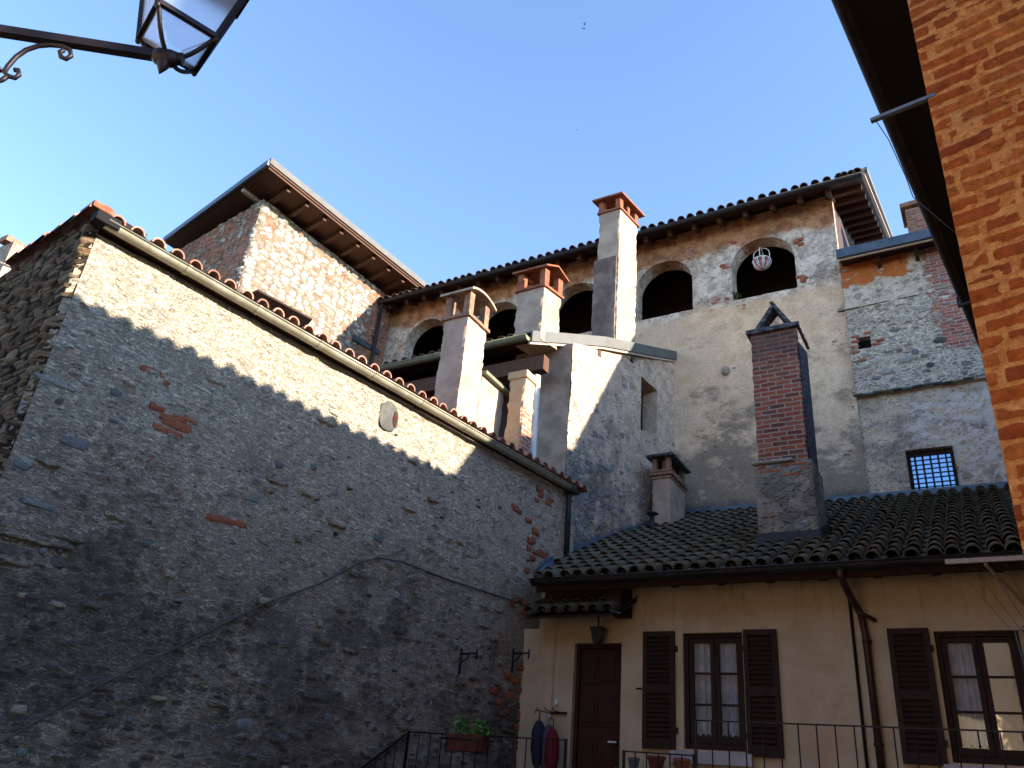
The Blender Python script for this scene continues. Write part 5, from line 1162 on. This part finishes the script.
mo = g.mix(g.sm(nz, .36, .64), (.62, .19, .042), (.90, .38, .11)); mo = g.mix(g.ma('MULTIPLY', g.sm(lo_, .5, .65), .5), mo, (.58, .30, .13))
mo = g.mix(.6, mo, g.ramp(f2_, [(.3, (.6, .6, .6)), (.7, (1.3, 1.3, 1.3))]), 'MULTIPLY')
k_ = g.sm(g.ma('ADD', g.att('st'), g.ma('MULTIPLY', g.ma('SUBTRACT', f2_, .5), .8)), .35, .6)
OB = g.done(g.mix(k_, mo, c), g.ma('ADD', g.ma('MULTIPLY', nz, 1.6), f2_), 1., .022)
g = G('orange_brick_plain', .9, .2); bc, bh = brick_layer(g, float(DF[0]), float(DF[1]), [(.30, .075, .018), (.42, .13, .03), (.34, .11, .03)], (.55, .27, .11), .25, .0725, .016, .02); OP = g.done(bc, bh, 1., .015)
g = G('orange_brick_side', .9, .2); bc, bh = brick_layer(g, float(DE[0]), float(DE[1]), [(.30, .075, .018), (.42, .13, .03), (.34, .11, .03)], (.55, .27, .11), .25, .0725, .016, .02); OPS = g.done(bc, bh, 1., .015)
mb = MB(); back = 10.2
p_ = [CO + NF * -.03, CO + DF * 4 + NF * -.03, CO + DF * 4 + DE * back, CO + DE * back]
mb.hexa([(*q, 0) for q in p_] + [(*q, 7.55) for q in p_]); mb.build('wall', OPS, OH, label='long side wall')
def brickpat(U, Z):
    W_ = Z + .020 * fbm(U * 5, Z * 9, 4, 3) + .02 * fbm(U * 1.3, Z * .8, 2, 8); rowf = W_ / .0735; row = np.floor(rowf); fz = (rowf - row - .5) * .0735
    off = _h(row, row * 0, 21) * .26; bl = np.where(_h(row, row * 0 + 1, 22) > .7, .135, .262); x = (U + off + .012 * fbm(U * 30, Z * 30, 3, 5)) / bl; cx = np.floor(x); fx = (x - cx - .5) * bl
    idr = _h(cx, row, 23); hh = .0265 + .005 * (_h(cx, row, 24) - .5); hw = bl / 2 - .007 - .012 * _h(cx, row, 25)
    n_ = .0085 * fbm(U * 45, Z * 60, 4, 31) + .012 * fbm(U * 14, Z * 20, 3, 33)
    d = np.minimum(hh - np.abs(fz), hw - np.abs(fx)) + n_; m_ = np.clip(d / .0035, 0, 1)
    sm = np.clip((fbm(U * 9, Z * 16, 5, 41) - .145) / .03, 0, 1) * .95; m_ = m_ * (1 - sm)
    chip = np.clip(fbm(U * 38, Z * 38, 4, 51) - .06, 0, .3) * .05
    return m_ * (.007 + .006 * (idr - .5)) - chip * m_ + .007 * fbm(U * 30, Z * 42, 4, 61), m_, idr
mb = MB(); wall_grid(mb, CO, DF, 0, 1.5, 2.2, 5.7, step=.0095, amp=.006, seed=50, ring=.006, pattern=brickpat, pin=False)
wall_grid(mb, CO, DF, 0, 1.5, 1.2, 2.2, step=.03, amp=.006, seed=50, pin=False, pattern=brickpat); wall_grid(mb, CO, DF, 0, 1.5, 5.7, 6.4, step=.03, amp=.006, seed=50, pin=False, pattern=brickpat)
mb.cur = 1; mb.add([(*(CO + DF * 1.5), 1.2), (*(CO + DF * 4), 1.2), (*(CO + DF * 4), 7.5), (*(CO + DF * 1.5), 7.5)], [(0, 1, 2, 3)], False)
mb.add([(*(CO + NF * -.02), 0), (*(CO + DF * 1.5 + NF * -.02), 0), (*(CO + DF * 1.5 + NF * -.02), 1.2), (*(CO + NF * -.02), 1.2)], [(0, 1, 2, 3)], False); mb.add([(*(CO + NF * -.02), 6.4), (*(CO + DF * 1.5 + NF * -.02), 6.4), (*(CO + DF * 1.5 + NF * -.02), 7.5), (*(CO + NF * -.02), 7.5)], [(0, 1, 2, 3)], False)
FW = mb.build('front_wall', [OB, OP], OH, label='front wall in smeared orange mortar')
# roof with eave
ZO = 7.50; el = C[:2] + LE * -.826
def ep(u, off, z): q = el + DE * u + LE * off; return V3(q[0], q[1], z)
mb = MB(); mb.hexa([ep(2.5, .02, ZO), ep(13.4, .02, ZO), ep(13.4, 4.8, ZO + .06), ep(2.5, 4.8, ZO + .06), ep(2.5, .02, ZO + .05), ep(13.4, .02, ZO + .05), ep(13.4, 4.8, ZO + .95), ep(2.5, 4.8, ZO + .95)])
OR_ = mb.build('roof', m_wood('black_eave_boards', (.004, .0025, .0025), (.010, .006, .005)), OH)
mb = MB(); tiles(mb, ep(2.5, -.04, ZO + .05), V3(DE[0], DE[1], 0), V3(LE[0], LE[1], .18), 10.9, 1.1, col=.235, r=.10, row=.38, jit=.02); mb.build('roof_tiles', TILE_DK, OR_)
mb = MB(); gutter(mb, ep(2.5, -.02, ZO + .03), ep(13.4, -.02, ZO + .03), .06); mb.build('gutter', GUT_DK, OR_)
# rod bracket
a = onV(931, 96.5, CO, DF); b = onV(871, 121, CO, DF)
m = MB(); m.bar(a + V3(.02, 0, 0), b, .022, .018); t = thing('rod_bracket', a, 'grey metal rod sticking out from the orange brick corner with a thin hanging wire', 'bracket'); m.build('rod', m_metal('rod_steel', (.10, .10, .11), (.16, .16, .17), .45, .6), t)
m = MB(); w0 = onV(876, 121, CO, DF); w1 = onV(897, 158, CO, DF); w2_ = onV(913, 197, CO, DF); w3 = V3(CO[0] - .005, CO[1], w2_[2] - .25); m.tube([w0, (w0 + w1) / 2 + V3(.008, 0, -.003), w1, (w1 + w2_) / 2 + V3(.004, 0, 0), w2_, w3], .0022, 5); m.build('wire', GUT_DK, t)
c = onV(969, 303, CO, DF); m = MB(); m.bar((*(CO + NF * .0), c[2]), (*(CO + DF * -.045), c[2]), .012, .010); m.bar((*(CO + DF * -.042), c[2] - .004), (*(CO + DF * -.042), c[2] + .04), .008, .008, (0, 1, 0)); tag(m.build('iron_hook', IRON), 'tiny black iron hook on the corner of the orange brick house', 'hook')

# ================================================================== STREET LAMP (top left)
LZ = 4.0; ring = [onZ(*q, LZ) for q in ((139, 38), (163, 3), (218, 37), (190, 70))]; cc_ = sum(ring) / 4
LT = thing('street_lamp', cc_, 'old black iron street lantern with frosted glass on a scrolled wall arm at top left', 'lamp')
h1 = (ring[2] - ring[0]); h2 = (ring[3] - ring[1]); s_ = (np.linalg.norm(h1) + np.linalg.norm(h2)) / 4
e1 = h1 / np.linalg.norm(h1); e2 = np.cross((0, 0, 1.), e1)
if e2 @ h2 < 0: e2 = -e2
low = [cc_ - e1 * s_, cc_ - e2 * s_, cc_ + e1 * s_, cc_ + e2 * s_]
upz = .46; top_ = [cc_ + (p - cc_) * 1.72 + V3(0, 0, upz) for p in low]
g = G('frosted_glass', .35, .5); n1 = g.noise(g.pos, 90, 4, .7); g.b.inputs['Transmission Weight'].default_value = .92; g.b.inputs['IOR'].default_value = 1.15; FG = g.done(g.mix(n1, (.86, .90, .95), (.97, .98, 1.)), n1, .4, .003)
BASEJ = cc_ + V3(0, 0, -.115)
fr = MB()
for i in range(4):
    j = (i + 1) % 4; fr.bar(low[i], low[j], .020, .020); fr.bar(top_[i], top_[j], .026, .026); fr.bar(low[i] - (top_[i] - low[i]) * .03, top_[i], .018, .018, e1 + .01)
    fr.blob(low[i] - V3(0, 0, .012), (V3(1, 0, 0), V3(0, 1, 0), V3(0, 0, 1)), (.012, .012, .016), 1, 8, 5, 0)
    pts = []
    for t in np.linspace(0, 1, 9): q = low[i] * (1 - t) + BASEJ * t; q = q + V3(0, 0, -.030 * math.sin(math.pi * t) if t < .95 else 0); pts.append(q)
    fr.tube(pts, .0085, 8)
fr.build('frame', IRON, LT)
gl = MB()
for i in range(4):
    j = (i + 1) % 4; gl.add([low[i], low[j], top_[j], top_[i]], [(0, 1, 2, 3)], False)
    mid_ = [low[i] * .25 + BASEJ * .75 + V3(0, 0, .02), low[j] * .25 + BASEJ * .75 + V3(0, 0, .02)]; gl.add([low[i], low[j], mid_[1], mid_[0]], [(0, 1, 2, 3)], False)
o = gl.build('glass', FG, LT); sm_ = o.modifiers.new('solid', 'SOLIDIFY'); sm_.thickness = .004
ro = MB(); tc = cc_ + V3(0, 0, upz); 
ev = [tc + (p - tc) * 1.10 for p in top_]; ro.add([p + V3(0, 0, .0) for p in ev] + [p + V3(0, 0, .02) for p in ev] + [tc + (p - tc) * .3 + V3(0, 0, .20) for p in top_] + [tc + V3(0, 0, .30)],
    [(3, 2, 1, 0)] + [(i, (i + 1) % 4, 4 + (i + 1) % 4, 4 + i) for i in range(4)] + [(4 + i, 4 + (i + 1) % 4, 8 + (i + 1) % 4, 8 + i) for i in range(4)] + [(8 + i, 8 + (i + 1) % 4, 12) for i in range(4)], False)
ro.build('lamp_roof', IRON, LT)
arm = MB(); ja = onZ(166, 57, LZ - .13); jb = onZ(0, 31, LZ - .13); dr_ = (jb - ja) / np.linalg.norm(jb - ja); WALLP = ja + dr_ * 2.15
arm.bar(ja - dr_ * .06, WALLP, .030, .034); AM = arm.build('arm', IRON, LT)
sc = MB()
BASEJ2 = ja
sc.blob(ja + V3(0, 0, -.005), (dr_, np.cross(dr_, (0, 0, 1.)), V3(0, 0, 1)), (.05, .03, .03), .7, 10, 6, .02)
sc.tube([ja, ja + V3(0, 0, -.035), ja + V3(0, 0, -.055), ja + V3(0, 0, -.085)], [.028, .024, .016, .002], 10)
sc.build('boss', IRON, LT)
def armp(px, py): return on(px, py, ja, np.cross(dr_, (0, 0, 1.)))
sc = MB()
pts = [armp(*q) for q in ((64, 50), (60, 52), (61, 57), (66, 59), (71, 56), (70, 50), (62, 46), (50, 45), (38, 46), (26, 50), (16, 57), (8, 66), (4, 72), (8, 76), (15, 78), (19, 75), (18, 70), (14, 70))]
sc.tube(pts, .0085, 8)
pts = [armp(*q) for q in ((8, 76), (2, 80), (-6, 82), (-16, 84), (-30, 92), (-46, 108), (-60, 130), (-70, 160))]
sc.tube(pts, .0085, 8); sc.tube([armp(0, 71), armp(-4, 64), armp(-10, 60), armp(-14, 66)], .0085, 8)
sc.build('scroll', IRON, LT)
m = MB(); wn = dr_; m.obox(WALLP - dr_ * .01 + V3(0, 0, -.15), (dr_, np.cross(dr_, (0, 0, 1.)), V3(0, 0, 1)), (.012, .05, .30)); m.build('wall_plate', IRON, LT, .005)
# house that carries the lamp, outside the frame to the left
sd = np.cross(dr_, (0, 0, 1.)); q_ = WALLP + dr_ * .002
CHX = ((-6, 0), (.3, 0), (.3, 6), (-6, 6))
m = MB(); m.hexa([tuple((q_ + sd * a_ + dr_ * b_)[:2]) + (z,) for z in (0, 4.6) for a_, b_ in CHX])
t = thing('corner_house', (float(q_[0]), float(q_[1]), 0), 'plain rendered house corner that carries the street lamp arm, outside the left edge', 'house'); m.build('wall', BEIGE, t)
m = MB(); m.hexa([tuple((q_ + sd * a_ + dr_ * b_)[:2]) + (z,) for z in (4.6, 4.7) for a_, b_ in ((-6, -.1), (.38, -.1), (.38, 6), (-6, 6))]); m.build('roof', WOOD_DK, t)

# ================================================================== FAR THINGS
DH = thing('distant_house', (-27, 3, 0), 'distant house roof and chimney peeping in at the far left edge', 'house')
mb = MB(); mb.box(-33, -23.6, .6, 8, 0, 14.4); mb.build('wall', CHIM, DH)
mb = MB(); mb.slab([(-33.5, .2, 14.35), (-23.2, .2, 14.35), (-23.2, 4.5, 16.3), (-33.5, 4.5, 16.3)], (0, 0, .1)); R_ = mb.build('roof', WOOD_DK, DH); mb = MB(); tiles(mb, (-33.4, .1, 14.5), (1, 0, 0), V3(0, 4.3, 1.95), 10.2, 2.2, col=.3, r=.13, row=.45); mb.build('roof_tiles', TILE_RED, R_)
a = onY(0, 262, 1.); mb = MB(); mb.box(-26.5, a[0] - .55, 1.0, 1.4, 14.6, onY(0, 247, 1.)[2]); ch_ = mb.build('chimney', CHIMG, R_)
mb = MB(); mb.box(-26.7, a[0] - .35, .8, 1.6, onY(0, 247, 1.)[2] + .002, onY(0, 243, 1.)[2]); mb.build('chimney_cap', SOOT, ch_)
mb = MB(); mb.tube([onY(-20, 256, .6), onY(14, 268, .6)], .05, 8); mb.tube([onY(13, 268, .6), V3(*onY(13, 268, .6)[:2], 14.6)], .03, 6); mb.build('rail_pipe', WOOD_PALE, R_)
# unseen house behind the orange one, added to shape shadows on the left walls
RH = thing('rear_shadow_house', (8, 2.5, 0), 'unseen house added behind the orange brick house for its shadow, outside the right edge', 'house')
mb = MB(); mb.box(5.2, 8.6, .4, 4.6, 0, 9.0); mb.build('wall', BEIGE, RH)
mb = MB(); mb.add([(4.9, .2, 9), (9, .2, 9), (9, 4.7, 9), (4.9, 4.7, 9), (6.8, 2.6, 10.2), (6.8, 4.7, 10.2)], [(3, 2, 1, 0), (0, 1, 4), (1, 2, 5, 4), (2, 3, 5), (3, 0, 4, 5)], False); mb.build('roof', TILE_DK, RH)
# house facing the courtyard from behind the camera
BH = thing('facing_house', (-2, -24, 0), 'sunlit stone house across the courtyard behind the camera, seen only as a window reflection', 'house')
mb = MB(); mb.box(-16, 14, -26, -19, 0, 10.5); mb.build('wall', TOW, BH); mb = MB(); mb.box(-16.5, 14.5, -26.5, -18.6, 10.5, 10.7); mb.build('roof', TILE_DK, BH)
# birds
def bird(px, py, dist, s_, label, ang):
    d = ray(px, py); c = C + d / np.linalg.norm(d) * dist; m = MB(); ca, sa = math.cos(ang), math.sin(ang)
    f = V3(ca, sa, 0); r = V3(-sa, ca, 0); u = V3(0, 0, 1)
    m.tube([c - f * .5 * s_, c - f * .25 * s_, c, c + f * .25 * s_, c + f * .42 * s_], [.02 * s_, .09 * s_, .12 * s_, .10 * s_, .02 * s_], 8)
    for sg in (-1, 1):
        a = c + f * .1 * s_; m.add([a + f * .12 * s_, a - f * .18 * s_, a + r * sg * .5 * s_ - f * .05 * s_ + u * .25 * s_, a + r * sg * 1.0 * s_ - f * .35 * s_ + u * .1 * s_, a + r * sg * .5 * s_ + f * .22 * s_ + u * .27 * s_], [(0, 1, 2, 4), (4, 2, 3)], False)
    m.add([c - f * .4 * s_, c - f * .8 * s_ + r * .12 * s_, c - f * .8 * s_ - r * .12 * s_], [(0, 1, 2)], False)
    tag(m.build('bird', HOLE), label, 'bird')
bird(584.5, 24, 50, .15, 'dark bird high in the sky, upper of the close pair', .6); bird(583.8, 28.5, 50, .14, 'dark bird high in the sky, lower of the close pair', 2.2); bird(577, 130, 70, .11, 'tiny faint bird alone in the sky well below the close pair', 1.)
